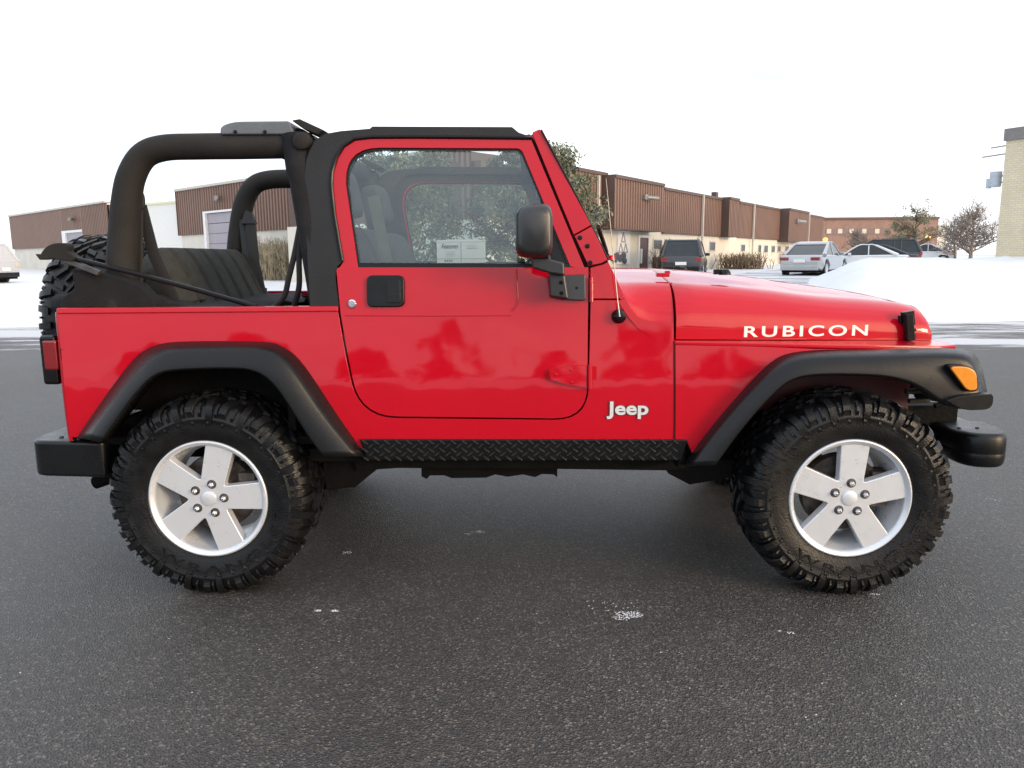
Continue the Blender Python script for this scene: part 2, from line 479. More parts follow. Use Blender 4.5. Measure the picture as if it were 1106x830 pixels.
# --- fender flares: A on the body, B crest, C lip, D turned in
def flare(A, B, Cc, n=44):
    A = [at3(x, y, -0.752) for x, y in resample_px(A, n)]
    B = [at3(x, y, -0.822) for x, y in resample_px(B, n)]
    L = [at3(x, y, -0.842) for x, y in resample_px(Cc, n)]
    rows = []
    A2 = [a+Vector((0, 0.03, 0)) for a in A]
    AB = [a.lerp(b, 0.62)+(a-l).normalized()*0.007 for a, b, l in zip(A, B, L)]
    BC = [b.lerp(l, 0.5)+Vector((0, -0.002, 0)) for b, l in zip(B, L)]
    D = [l+Vector((0, 0.012, 0))+(l-b).normalized()*0.008 for l, b in zip(L, B)]
    E_ = [l+Vector((0, 0.10, 0)) for l in L]
    B0 = [a.lerp(b, 0.86)+(a-l).normalized()*0.004 for a, b, l in zip(AB, B, L)]; B1 = [b.lerp(l, 0.10) for b, l in zip(B, BC)]
    L0 = [l.lerp(b, 0.10)+Vector((0, -0.001, 0)) for b, l in zip(BC, L)]
    return [A2, A, AB, B0, B1, BC, L0, L, D, E_]
def resample_px(pts, n):
    P = catmull([Vector((x, y, 0)) for x, y in pts], 5)
    return [(p.x, p.y) for p in resample(P, n)]
RA = [(82, 473), (100, 447), (124, 414), (146, 387), (163, 375), (186, 370), (238, 369), (288, 370), (308, 377), (326, 393), (350, 426), (372, 458), (396, 492)]
RB = [(95, 475), (112, 450), (135, 420), (156, 397), (171, 386), (191, 380), (239, 379), (283, 380), (301, 388), (317, 405), (342, 442), (364, 470), (384, 493)]
RC = [(108, 478), (122, 458), (142, 430), (160, 410), (174, 402), (194, 399), (238, 397.5), (268, 399), (287, 407), (303, 424), (320, 450), (334, 472), (350, 494)]
FA = [(738, 502), (760, 471), (790, 435), (818, 405), (836, 390), (854, 382), (886, 378.5), (940, 377.5), (1000, 376.5), (1034, 377.5), (1051, 381.5), (1060, 394), (1064, 411), (1067, 428)]
FB = [(749, 503), (771, 472), (800, 437), (828, 410), (844, 398), (862, 390.5), (890, 387.5), (940, 386.5), (998, 386), (1028, 386.5), (1044, 389.5), (1052, 399), (1057, 416), (1062, 431)]
FC = [(772, 503), (795, 471), (820, 441), (842, 419), (858, 409), (880, 404.5), (918, 404), (956, 406), (983, 412.5), (1002, 423), (1016, 433), (1032, 439.5), (1048, 440.5), (1064, 438)]
def catmull_side(rows, far, name):
    bm = bmesh.new(); loft(bm, rows)
    o = obj(name, finish(bm, far), M_plast, suv, angle=80)
    s = o.modifiers.new('thick', 'SOLIDIFY'); s.thickness = 0.006; s.offset = -1 if not far else -1
    return o
flares = []
for far in SIDES:
    catmull_side(flare(RA, RB, RC), far, 'fender_flare')
    ff = catmull_side(flare(FA, FB, FC, 52), far, 'fender_flare')
    # turn signal in the front flare
    lens = fillet([(1024, 396, 5), (1044, 395.5, 10), (1053, 402, 6), (1054, 421, 4), (1043, 422, 6)], 4)
    bm = bmesh.new(); prism(bm, [at(x, y, -0.85) for x, y in lens], -0.862, -0.80)
    ts = obj('turn_signal', finish(bm, far), M_amber, ff, bevel=0.004, seg=3)
    c = Vector((1040, 408))
    rim_ = [tuple(c+(Vector(p)-c)*1.14) for p in lens]
    bm = bmesh.new(); prism(bm, [at(x, y, -0.85) for x, y in rim_], -0.855, -0.79)
    obj('lens_bezel', finish(bm, far), M_plast, ff, bevel=0.004, seg=2)
    # lower lip of the front flare
    lip = fillet([(1016, 431), (1030, 426, 6), (1050, 424.5), (1065, 423.5, 2), (1066.5, 427, 2), (1065.5, 436, 4), (1060, 440.5, 5), (1034, 441.5, 10)], 4)
    bm = bmesh.new(); prism(bm, [at(x, y, -0.83) for x, y in lip], -0.868, -0.72)
    obj('flare_lip', finish(bm, far), M_plast, ff, bevel=0.010, seg=4)
    # front closing face of the flare
    bm = bmesh.new()
    cl = [(1040, 384), (1050, 397), (1055, 412), (1059, 430), (1055, 436), (1032, 435), (1036, 420)]
    prism(bm, [at(x, y, -0.76) for x, y in cl], -0.80, -0.58)
    obj('flare_end', finish(bm, far), M_plast, ff, bevel=0.01, seg=3)

# --- hood
def hood_z(x):
    T = [(0.55, 1.203), (0.75, 1.190), (0.98, 1.166), (1.19, 1.134), (1.36, 1.110), (1.45, 1.095), (1.51, 1.082), (1.545, 1.071), (1.56, 1.050), (1.569, 0.985)]
    for (a, za), (b, zb) in zip(T, T[1:]):
        if x <= b: return za+(zb-za)*max(0, (x-a)/(b-a))
    return T[-1][1]
def hood_w(x): return 0.708+(0.555-0.708)*(x-0.55)/(1.0)
def hood_zb(x): return 0.9525+(0.928-0.9525)*(x-0.55)/1.0
def DR(x): return 0.046-0.03*max(0, min(1, (x-1.1)/0.45))
def hood_row(x, drop=0.0):
    w, zb, zt_ = hood_w(x), hood_zb(x), hood_z(x)-drop
    hgt = max(0.012, zt_-zb); half = []
    half.append(Vector((x, -w, zb)))
    for t in (0.12, 0.24): half.append(Vector((x, -w+0.004*t, zb+min(hgt*0.32, 0.075)*t/0.24)))
    s0 = min(hgt*0.32, 0.075)
    for k in range(1, 9):
        a = PI/2*k/8
        sx, sz = 1-math.cos(a)**1.0, math.sin(a)
        half.append(Vector((x, -w+0.004+0.155*(0.30*k/8+0.70*sx), zb+s0+(hgt-s0-DR(x))*sz**0.94)))
    for t in (0.2, 0.4, 0.6, 0.8, 1.0):
        yv = -w+0.159; half.append(Vector((x, yv*(1-t), zt_-DR(x)*(1-t)**1.6)))
    return half + [Vector((v.x, -v.y, v.z)) for v in half[-2::-1]]
xs = [0.553, 0.558, 0.65, 0.75, 0.85, 0.95, 1.05, 1.15, 1.25, 1.33, 1.40, 1.45, 1.49, 1.52, 1.545, 1.558, 1.567]
bm = bmesh.new()
V = loft(bm, [hood_row(x, 0.004 if x < 0.555 else 0) for x in xs])
bm.faces.new(V[-1]); bm.faces.new(V[0][::-1])
hood = obj('hood', bm, M_red, suv, angle=55)
# cowl top between hood and windshield (same section, carried rearward and widened)
bm = bmesh.new()
rows = []
for x, wv, zl in ((0.545, 0.708, 0.953), (0.50, 0.709, 0.96), (0.45, 0.712, 0.975), (0.41, 0.716, 1.00), (0.375, 0.722, 1.04), (0.345, 0.726, 1.085)):
    half = [Vector((x, -0.738, zl-0.006)), Vector((x, -wv, zl+0.004))]
    zt_ = 1.203+0.004*(0.55-x)/0.2
    for k in range(1, 9):
        a = PI/2*k/8
        half.append(Vector((x, -wv+0.004+0.155*(0.30*k/8+0.70*(1-math.cos(a))), zl+0.03+(zt_-0.046-zl-0.03)*math.sin(a)**0.94)))
    for t in (0.35, 0.7, 1.0): half.append(Vector((x, (-wv+0.159)*(1-t), zt_-0.046*(1-t)**1.6)))
    rows.append(half + [Vector((v.x, -v.y, v.z)) for v in half[-2::-1]])
V = loft(bm, rows); bm.faces.new(V[0]); bm.faces.new(V[-1][::-1])
obj('cowl', bm, M_red, suv, angle=55)
# grille
bm = bmesh.new(); box(bm, (1.570, 0, 0.825), (0.03, 1.02, 0.26))
gr = obj('grille', bm, M_red, suv, bevel=0.012, seg=3)
bm = bmesh.new()
for k in range(7): box(bm, (1.580, (k-3)*0.083, 0.80), (0.03, 0.045, 0.19))
obj('slots', bm, M_under, gr, bevel=0.005)
for s in (-1, 1):
    bm = bmesh.new(); lathe(bm, [(0.088, 0.0), (0.085, 0.02), (0.05, 0.032), (0.0, 0.036)], 28, 'X', (1.59, s*0.405, 0.80))
    obj('headlight', bm, M_lamp, gr)
# hood lettering, latch, bumpers, hinge
def hood_y(z, x): return -hood_w(x)
lw0, lw1 = at(799, 357, -0.62), at(939, 357.5, -0.60)
ltop, lbot = at(868, 351.2, -0.62)[1], at(868, 363.0, -0.62)[1]
bm = fit_text('RUBICON', lw1[0]-lw0[0], ltop-lbot, 0.0012, offset=0.018, spacing=1.28)
ang = math.atan2(0.708-0.555, 1.0)
lx, lz = (lw0[0]+lw1[0])/2, (ltop+lbot)/2
slope = math.atan2(lw1[1]-lw0[1], lw1[0]-lw0[0])
bmesh.ops.transform(bm, matrix=Matrix.Translation((lx, -hood_w(lx)-0.0012+0.002, lz-0.001)) @ Matrix.Rotation(ang, 4, 'Z') @ Matrix.Rotation(-slope*0.6, 4, 'Y'), verts=bm.verts[:])
obj('lettering', bm, M_letter, hood, smooth=False)
for far in SIDES:
    bm = bmesh.new()
    yl = -0.575
    a, b = at(968, 336, yl), at(990, 370, yl)
    R = Matrix.Rotation(math.radians(-9), 3, 'Y')
    xm, zm = (a[0]+b[0])/2, (a[1]+b[1])/2
    box(bm, (xm, yl-0.006, zm+0.032), (0.042, 0.03, 0.055), R); box(bm, (xm+0.003, yl-0.012, zm), (0.030, 0.03, 0.105), R)
    box(bm, (xm+0.010, yl-0.008, zm-0.038), (0.036, 0.035, 0.024), R); box(bm, (xm+0.012, yl-0.02, zm-0.012), (0.03, 0.012, 0.012), R)
    box(bm, (xm-0.02, yl+0.004, zm+0.03), (0.02, 0.02, 0.03), R)
    obj('hood_latch', finish(bm, far), M_plast2, hood, bevel=0.004)
    bm = bmesh.new()
    p = at3(783, 293, -0.42); zz = hood_z(p.x)-0.006
    lathe(bm, [(0.0, 0.024), (0.014, 0.022), (0.022, 0.012), (0.024, 0)], 16, 'Z', (p.x, p.y, zz)); box(bm, (p.x-0.03, p.y, zz+0.012), (0.03, 0.012, 0.02))
    obj('hood_bumper', finish(bm, far), M_plast2, hood)
    bm = bmesh.new(); p = at3(713, 292, -0.5)
    box(bm, (0.535, -0.5, 1.183), (0.05, 0.035, 0.016)); box(bm, (0.553, -0.5, 1.192), (0.02, 0.025, 0.014))
    obj('hood_hinge', finish(bm, far), M_red, hood, bevel=0.004)

# --- windshield frame
UP = [(575.8, 147.5), (575, 143), (583, 139.5), (606, 178), (638.5, 243.5), (619.5, 254)]
BR = [(620.3, 255.2), (638.8, 244.8), (648, 263), (656, 281), (650, 284.5), (635.5, 287.5)]
CW = [(637.5, 289.5), (651, 286), (657, 283), (665, 299), (674, 318.5), (669, 323), (637.5, 323)]
bm = bmesh.new()
for far in SIDES:
    for pts in (UP, BR, CW):
        b2 = side_bm(px_side(pts, 0.004), 0.004, 0.05, far)
        me = bpy.data.meshes.new('tmp'); b2.to_mesh(me); b2.free(); bm.from_mesh(me); bpy.data.meshes.remove(me)
hx, hz = at(579, 141.5, -0.66)
box(bm, (hx+0.004, 0, hz-0.03), (0.045, 1.30, 0.052), Matrix.Rotation(math.radians(-28), 3, 'Y'))
bx_, bz_ = at(648, 290, -0.70)
box(bm, (bx_-0.01, 0, bz_-0.01), (0.05, 1.38, 0.06), Matrix.Rotation(math.radians(-28), 3, 'Y'))
wf = obj('windshield_frame', bm, M_red, suv, bevel=0.0025, seg=2, angle=50)
t0, t1 = at3(581, 143, -0.62), at3(650, 284, -0.67)
bm = bmesh.new()
vs = [bm.verts.new(v) for v in (t0, Vector((t0.x, -t0.y, t0.z)), Vector((t1.x, -t1.y, t1.z)), t1)]
bm.faces.new(vs)
o = obj('windshield_glass', bm, M_glass, wf, smooth=False)
o.modifiers.new('thick', 'SOLIDIFY').thickness = 0.005
for far in SIDES:
    bm = bmesh.new(); a, b = at3(584.5, 140.5, -0.66), at3(657.5, 281.5, -0.70)
    tube(bm, [a, (a+b)/2+Vector((0.004, 0, 0)), b], 0.0035, 8)
    obj('windshield_seal', finish(bm, far), M_plast2, wf)
    for px_, py_ in ((626.5, 257), (634.5, 266), (637.5, 284)):
        c = at3(px_, py_, YSo(0.004))
        bm = bmesh.new(); lathe(bm, [(0.0, -0.007), (0.006, -0.007), (0.0085, -0.004), (0.0085, 0.004)], 12, 'Y', c)
        obj('bolt', finish(bm, far), M_plast2, wf)
for far in SIDES:
    bm = bmesh.new()
    tube(bm, [at3(x, y, YSo(0.017)) for x, y in ((573.5, 148), (600, 211), (618, 254), (634, 291))], 0.008, 8)
    tube(bm, [at3(x, y, YSo(0.017)) for x, y in ((617, 255), (638.3, 244.3))], 0.006, 8); tube(bm, [at3(x, y, YSo(0.017)) for x, y in ((635, 288.8), (650, 285.5), (656.3, 282.3))], 0.006, 8)
    obj('seam_backing', finish(bm, far), M_under, wf)  # black backing added behind the gaps so the seams read dark
# wiper and washer at the foot of the glass
bm = bmesh.new()
a = at3(661, 281, -0.45)
tube(bm, [at3(652, 262, -0.52), at3(656, 275, -0.5), a], 0.006, 8); tube(bm, [at3(646, 245, -0.58), at3(655, 272, -0.42)], 0.009, 8)
obj('wiper', bm, M_plast2, wf)
bm = bmesh.new(); lathe(bm, [(0.0, 0.02), (0.014, 0.018), (0.016, 0.0)], 12, 'Z', at3(660, 281, -0.52)); obj('wiper_pivot', bm, M_red, wf)

# --- doors
def inset_(pts, k): return [(x, y) for x, y in pts]
for far in SIDES:
    bm = side_bm(px_side(DOOR_LOW, -0.004), -0.004, 0.05, far)
    d = obj('door', bm, M_red, suv, bevel=0.007, seg=3, angle=50)
    poly = px_side(FR_OUT, 0.0) + px_side(FR_IN, 0.0)[::-1]
    fr = obj('window_frame', side_bm(poly, 0.0, 0.035, far), M_red, d, bevel=0.008, seg=3, angle=50)
    obj('inner_trim', side_bm(px_side(inset_(FR_OUT, 1.0), 0.03) + px_side(FR_IN, 0.03)[::-1], 0.036, 0.008, far), M_vinyl, d, bevel=0.002)
    # inner step of the frame and black seal
    def inset(pts, c, k): return [tuple(Vector(c)+(Vector(p)-Vector(c))*k) for p in pts]
    IN2 = [(x+(2.2 if x < 450 else (-2.4 if y > 175 else -1)), y+(2.6 if y < 200 else 0)) for x, y in FR_IN]
    poly = px_side(FR_IN, 0.006) + px_side(IN2, 0.006)[::-1]
    obj('window_seal', side_bm(poly, 0.008, 0.02, far), M_plast2, d)
    bm = side_bm(px_side([(384, 284), (617, 285), (619, 290.5), (384, 290.5)], 0.004), 0.004, 0.03, far)
    obj('sill_seal', bm, M_plast2, d, bevel=0.003)
    g = px_side([(386, 288)] + FR_IN[1:-1] + [(616, 288)], 0.018)
    obj('window_glass', side_bm(g, 0.018, 0.004, far), M_glass, d)
    # triangular quarter pane in front of the drop glass
    bm = side_bm(px_side([(583, 213), (614, 286), (596, 286.5)], 0.012), 0.014, 0.01, far)
    obj('mirror_sail', bm, M_plast, d, bevel=0.002)
    # stamped line and crease below the window
    cr = [(557, 291), (559, 318), (555, 332)]
    bm = bmesh.new(); tube(bm, [at3(x, y, YSo(-0.0055)) for x, y in [(557.5, 291), (559.5, 320), (558, 330), (553, 336)]], 0.0032, 8)
    obj('door_crease', finish(bm, far), M_red, d)
    bm = bmesh.new(); tube(bm, [at3(x, y, YSo(-0.0045)) for x, y in [(373, 341), (460, 341.5), (552, 341)]], 0.0022, 8)
    obj('door_crease', finish(bm, far), M_red, d)
    # handle
    hb = fillet([(396.5, 297.5, 7), (437, 297.5, 7), (437.5, 331.5, 7), (397, 332, 7)], 5)
    h = obj('door_handle', side_bm(px_side(hb, -0.004), -0.018, 0.03, far), M_plast2, d, bevel=0.005, seg=3)
    pd = fillet([(401, 302, 3), (417, 302, 1), (417, 327.5, 1), (401.5, 327.5, 3)], 3)
    obj('paddle', side_bm(px_side(pd, -0.016), -0.0145, 0.004, far), M_under, d, bevel=0.001)
    pd = fillet([(418, 302, 1), (432.5, 302, 3), (433, 327.5, 3), (418, 327.5, 1)], 3)
    obj('paddle', side_bm(px_side(pd, -0.016), -0.0205, 0.01, far), M_plast, d, bevel=0.003)
    c = at3(380.5, 328.5, YSo(-0.004))
    bm = bmesh.new(); lathe(bm, [(0.0, -0.009), (0.012, -0.009), (0.016, -0.005), (0.016, 0.01)], 20, 'Y', c); box(bm, (c.x, c.y-0.0095, c.z), (0.012, 0.003, 0.003))
    obj('lock', finish(bm, far), M_chrome, d)
    # lower and upper hinges
    hp = fillet([(593, 399.5, 3), (612, 396), (633, 394.5), (633, 418.5), (612, 415), (594, 409.5, 3)], 3)
    hg = obj('hinge', side_bm(px_side(hp, -0.01), -0.021, 0.020, far), M_red, d, bevel=0.005)
    bm = bmesh.new(); a, b = at3(637, 394.5, YSo(-0.012)), at3(637.3, 420, YSo(-0.012)); tube(bm, [a, b], 0.0095, 12)
    box(bm, ((a.x+0.014), a.y+0.010, (a.z+b.z)/2+0.012), (0.024, 0.006, 0.05))
    obj('hinge_pin', finish(bm, far), M_red, d)
    for px_, py_ in ((617, 400), (618, 413), (601, 405)):
        c = at3(px_, py_, YSo(-0.021)); bm = bmesh.new(); lathe(bm, [(0, -0.004), (0.005, -0.003), (0.006, 0.003)], 10, 'Y', c); obj('hinge_bolt', finish(bm, far), M_red, d)
    bm = bmesh.new(); a, b = at3(638.5, 300, YSo(-0.010)), at3(638.7, 326, YSo(-0.010)); tube(bm, [a, b], 0.009, 12)
    obj('hinge', finish(bm, far), M_red, d)
    # mirror
    mp = fillet([(592, 281), (632, 296, 2), (632.5, 324.5, 2), (594, 322, 3), (592.5, 297)], 3)
    mb = fillet([(592.5, 298, 2), (632, 296.5, 2), (632.5, 325, 3), (612, 324), (594, 320.5, 5)], 3)
    mm = obj('mirror_bracket', side_bm(px_side(mb, -0.02), -0.034, 0.03, far), M_satin, d, bevel=0.004, seg=2)
    for px_, py_ in ((606, 305.5), (606.5, 317)):
        c = at3(px_, py_, -0.826); bm = bmesh.new(); lathe(bm, [(0.0, -0.002), (0.007, -0.002), (0.0075, 0.004)], 12, 'Y', c); obj('screw', finish(bm, far), M_under, d)
    c = at3(623, 311, YSo(-0.034)); bm = bmesh.new(); lathe(bm, [(0.0, -0.004), (0.005, -0.003), (0.006, 0.004)], 6, 'Y', c); obj('screw', finish(bm, far), M_plast2, d)
    bm = bmesh.new()
    ya = -0.80
    arm = [at3(607, 318, ya), at3(607, 297, ya), at3(600, 290, ya-0.02), at3(588, 285, ya-0.06), at3(578, 281, ya-0.09)]
    prism(bm, [at(x, y, ya-0.03) for x, y in ((573, 277), (592, 279.5), (609, 284), (609.5, 298), (594, 295.5), (575, 290))], -0.875, -0.80)
    prism(bm, [at(x, y, ya) for x, y in ((592.5, 294), (610, 297), (614, 323.5), (594, 320.5))], -0.825, -0.765)
    obj('mirror_arm', finish(bm, far), M_satin, d, bevel=0.008, seg=3)
    # mirror head: rounded shell, deep towards the front
    ym = -0.90
    hp = fillet([(556.5, 223, 14), (592, 219.5, 10), (597, 230, 8), (597, 272, 10), (590, 279.5, 8), (556.5, 278, 12)], 5)
    P = [at(x, y, ym) for x, y in hp]
    cx_ = sum(p[0] for p in P)/len(P); cz_ = sum(p[1] for p in P)/len(P)
    bm = bmesh.new(); rows = []
    for yo, k in ((-0.135, 0.72), (-0.128, 0.86), (-0.110, 0.95), (-0.08, 0.99), (-0.03, 1.0), (0.04, 0.98), (0.055, 0.93), (0.06, 0.8)):
        rows.append([Vector((cx_+(x-cx_)*k, ym+yo+0.06, cz_+(z-cz_)*k)) for x, z in P])
    V = loft(bm, rows, True); bm.faces.new(V[0]); bm.faces.new(V[-1][::-1])
    mh = obj('mirror_head', finish(bm, far), M_satin, d, angle=60)
# --- rocker guard of tread plate
RG = [(388, 475), (743, 475.5), (737, 498), (396, 497.5)]
for far in SIDES:
    P = [at(x, y, -0.77) for x, y in RG]
    bm = bmesh.new(); prism(bm, P, -0.768, -0.70)
    rg = obj('rocker_guard', finish(bm, far), M_plast2, suv, bevel=0.004)
    bm = bmesh.new()
    x0, x1 = P[0][0]+0.02, P[1][0]-0.03; z0, z1 = P[2][1]+0.006, P[0][1]-0.006
    nz = 5; dz = (z1-z0)/(nz-1+0.6)
    i = 0; x = x0
    while x < x1:
        for k in range(nz):
            if (i+k) % 2: continue
            ang = math.radians(38 if (k % 2) else -38)
            zc = z0+0.3*dz+k*dz
            n_ = 7; L_, w_ = 0.0165, 0.0042
            top = []; base = []
            for q in range(8):
                a = 2*PI*q/8; u, v = L_*math.cos(a), w_*math.sin(a)
                rx, rz = u*math.cos(ang)-v*math.sin(ang), u*math.sin(ang)+v*math.cos(ang)
                base.append(bm.verts.new((x+rx, -0.7675, zc+rz))); top.append(bm.verts.new((x+rx*0.62, -0.7725, zc+rz*0.62)))
            bm.faces.new(top)
            for q in range(8): bm.faces.new((base[q], base[(q+1) % 8], top[(q+1) % 8], top[q]))
        x += 0.0205; i += 1
    obj('tread_pattern', finish(bm, far), M_tread, rg)

# --- badge on the cowl side
bw0, bw1 = at(655, 443, YS), at(700, 443, YS)
bt, bb = at(678, 433.5, YS)[1], at(678, 452.5, YS)[1]
for m_, o_, e_, dy, g_ in ((M_badgeb, 0.075, 0.0015, -0.0015, 1.06), (M_badge, 0.028, 0.0015, -0.0040, 1.0)):
    bm = fit_text('Jeep', (bw1[0]-bw0[0])*g_, (bt-bb)*g_, e_, offset=o_, spacing=1.02)
    zc = (bt+bb)/2
    for v in bm.verts: v.co += Vector(((bw0[0]+bw1[0])/2, YS(zc)+dy-0.0005, zc))
    obj('badge_lettering', bm, m_, suv, smooth=False)
# seam between cowl side and fender
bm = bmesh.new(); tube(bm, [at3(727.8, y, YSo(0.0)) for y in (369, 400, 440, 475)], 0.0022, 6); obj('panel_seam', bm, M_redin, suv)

# --- wheels
def lug(bm, th, half, prof, h=0.013, skew=0.0, y0=0.0, flare_=1.25):
    L = []
    for y, R in prof:
        t = th+skew*(y-y0)/0.38; r = []
        for a, rr in ((t-half*flare_, R-h), (t-half, R), (t+half, R), (t+half*flare_, R-h)):
            r.append(bm.verts.new((rr*math.cos(a), y, rr*math.sin(a))))
        L.append(r)
    for A, B in zip(L, L[1:]):
        for k in range(3): bm.faces.new((A[k], A[k+1], B[k+1], B[k]))
    bm.faces.new(L[0]); bm.faces.new(L[-1][::-1])
def make_tyre():
    bm = bmesh.new()
    prof = [(.205, -.112), (.222, -.124), (.228, -.130), (.240, -.133), (.246, -.1365), (.252, -.137), (.256, -.139), (.285, -.1425), (.30, -.1425), (.304, -.1445), (.309, -.1445), (.313, -.142), (.335, -.138), (.352, -.129), (.364, -.112), (.369, -.08), (.371, 0)]
    full = prof + [(r, -y) for r, y in prof[-2::-1]]
    lathe(bm, full, 96)
    N = 34
    for k in range(N):
        t = 2*PI*k/N; s = 2*PI/N
        for sg in (-1, 1):
            ph = 0 if sg < 0 else s*0.5
            a = [(-.1430, .304), (-.1470, .314), (-.1470, .338), (-.1415, .357), (-.124, .374), (-.100, .3835), (-.074, .386)]
            b = [(-.1415, .326), (-.1465, .338), (-.1425, .354), (-.126, .371), (-.100, .3825), (-.082, .385)]
            pr = a if k % 2 == 0 else b
            w = 0.034 if k % 2 == 0 else 0.037
            lug(bm, t+ph, w, [(y*-sg, R) for y, R in pr], 0.0115, (0.30 if k % 2 else -0.10)*sg, 0.11*sg, 1.14)
            # sipe-like second step beside the shoulder lug
            lug(bm, t+ph+s*0.50, 0.012, [(y*-sg, R-0.006) for y, R in b[:4]], 0.008, 0.05*sg, 0.1*sg, 1.2)
            lug(bm, t+ph+s*0.08, 0.012, [(y*-sg*1.0, R) for y, R in ((-.1430, .288), (-.1455, .294), (-.1440, .302))], 0.006, 0.9, 0.14*sg, 1.2)
            # inner blocks
            lug(bm, t+ph+s*0.45, 0.034, [(y*-sg*1.0, R) for y, R in ((-.066, .3855), (-.045, .3865), (-.024, .387))], 0.0135, 0.9*(1 if k % 2 else -0.6), 0.045*sg, 1.15)
        lug(bm, t+s*0.2, 0.028, [(-.018, .387), (0, .3875), (.018, .387)], 0.0135, 1.4, 0.0, 1.15)
    tb = fit_text('WRANGLER', 0.62, 0.030, 0.0012, offset=0.01, spacing=1.25)
    for v in tb.verts:                                  # wrapped round the lower sidewall, reading from outside
        a_, r_ = -PI/2+0.35+v.co.x/0.275, 0.270-v.co.z
        v.co = Vector((r_*math.cos(a_), -0.1415+v.co.y, r_*math.sin(a_)))
    me_ = bpy.data.meshes.new('tmp'); tb.to_mesh(me_); tb.free(); bm.from_mesh(me_); bpy.data.meshes.remove(me_)
    for v in bm.verts:
        if v.co.z < -0.3725: v.co.z = -0.3725+ (v.co.z+0.3725)*0.08
    return bm
def make_rim():
    bm = bmesh.new()
    # outer lip and barrel
    lathe(bm, [(.2235, -.118), (.2245, -.127), (.222, -.132), (.2175, -.1325), (.2135, -.130), (.2085, -.126), (.2030, -.120), (.2015, -.112), (.2005, -.098), (.197, -.085), (.188, -.06), (.180, .0), (.185, .08), (.205, .11)], 96)
    # five-spoke star face
    pts = []
    hw = 0.0495
    for k in range(5):
        a = 2*PI*k/5+PI/2
        u, n = Vector((math.cos(a), math.sin(a))), Vector((-math.sin(a), math.cos(a)))
        ro = 0.2085
        for t in (-1.0, -0.5, 0, 0.5, 1.0):
            w = hw*1.06*t; pts.append(u*math.sqrt(ro*ro-w*w)+n*w)
        b = a+PI/5
        ub = Vector((math.cos(b), math.sin(b)))
        nb = Vector((-math.sin(b), math.cos(b)))
        rb = hw*0.94/math.sin(PI/5)
        for t in (-1, 0, 1): pts.append(ub*(rb+0.006*(abs(t)))+nb*(0.0065*t))
    prism(bm, [(p.x, p.y) for p in pts], -0.1195, -0.080)
    # bowl that the spokes sit in
    return bm
def make_hubback():
    bm = bmesh.new()
    lathe(bm, [(0.0, -.055), (.07, -.06), (.075, -.045), (.145, -.045), (.148, -.02), (.145, .0), (.06, .0), (.05, .07), (.0, .07)], 48)
    box(bm, (0.13, -0.035, 0.02), (0.06, 0.08, 0.13))
    return bm
wheel = obj('wheel', make_hubback(), M_brake, suv)
tag(wheel, None)
tyre = obj('tyre', make_tyre(), M_rubber, wheel, angle=28)
rimo = obj('rim', make_rim(), M_alloy, wheel, bevel=0.0035, seg=3, angle=38)
for k in range(5):
    a = 2*PI*k/5+PI/2
    c = Vector((0.0575*math.cos(a), 0, 0.0575*math.sin(a)))
    bm = bmesh.new(); lathe(bm, [(0.0, -.138), (.004, -.1375), (.0075, -.134), (.0095, -.128), (.0105, -.119), (.0105, -.10)], 6, 'Y', c)
    obj('lug_nut', bm, M_chrome, wheel, bevel=0.001)
    bm = bmesh.new(); lathe(bm, [(.0175, -.1200), (.0165, -.1203), (.0125, -.1198), (.0, -.1198)], 20, 'Y', c)
    obj('lug_recess', bm, M_steel, wheel)
bm = bmesh.new(); lathe(bm, [(0.0, -.1265), (.022, -.1262), (.0275, -.124), (.0285, -.118)], 28); obj('centre_cap', bm, M_alloy, wheel)
bm = bmesh.new(); tube(bm, [(0.150, -.10, -0.142), (0.143, -.118, -0.135)], 0.004, 8); obj('valve_stem', bm, M_plast2, wheel)
WZ = 0.3725
AX = 1.1865
def spin(o, deg): o.rotation_euler.y = math.radians(deg)
def put_wheel(w, loc, rz, deg):
    w.location = loc; w.rotation_euler = (0, 0, rz)
    for ch in w.children:
        if ch.name.split('.')[0] != 'tyre': ch.rotation_euler = (0, math.radians(deg), 0)
YW = -0.678
put_wheel(wheel, (AX, YW, WZ), 0, 3)
w2 = copy_tree(wheel, suv); put_wheel(w2, (-AX, YW, WZ), 0, 15)
w3 = copy_tree(wheel, suv); put_wheel(w3, (AX, -YW, WZ), PI, 20)
w4 = copy_tree(wheel, suv); put_wheel(w4, (-AX, -YW, WZ), PI, 40)
w5 = copy_tree(wheel, suv); put_wheel(w5, (-1.905, 0.0, 0.985), -PI/2, 0); w5.name = 'spare_wheel'
w5['label'] = 'spare wheel hung on the tailgate'
# small balance weight and carrier of the spare
bm = bmesh.new(); box(bm, (-1.77, 0, 0.95), (0.10, 0.25, 0.25)); obj('spare_carrier', bm, M_under, suv, bevel=0.01)

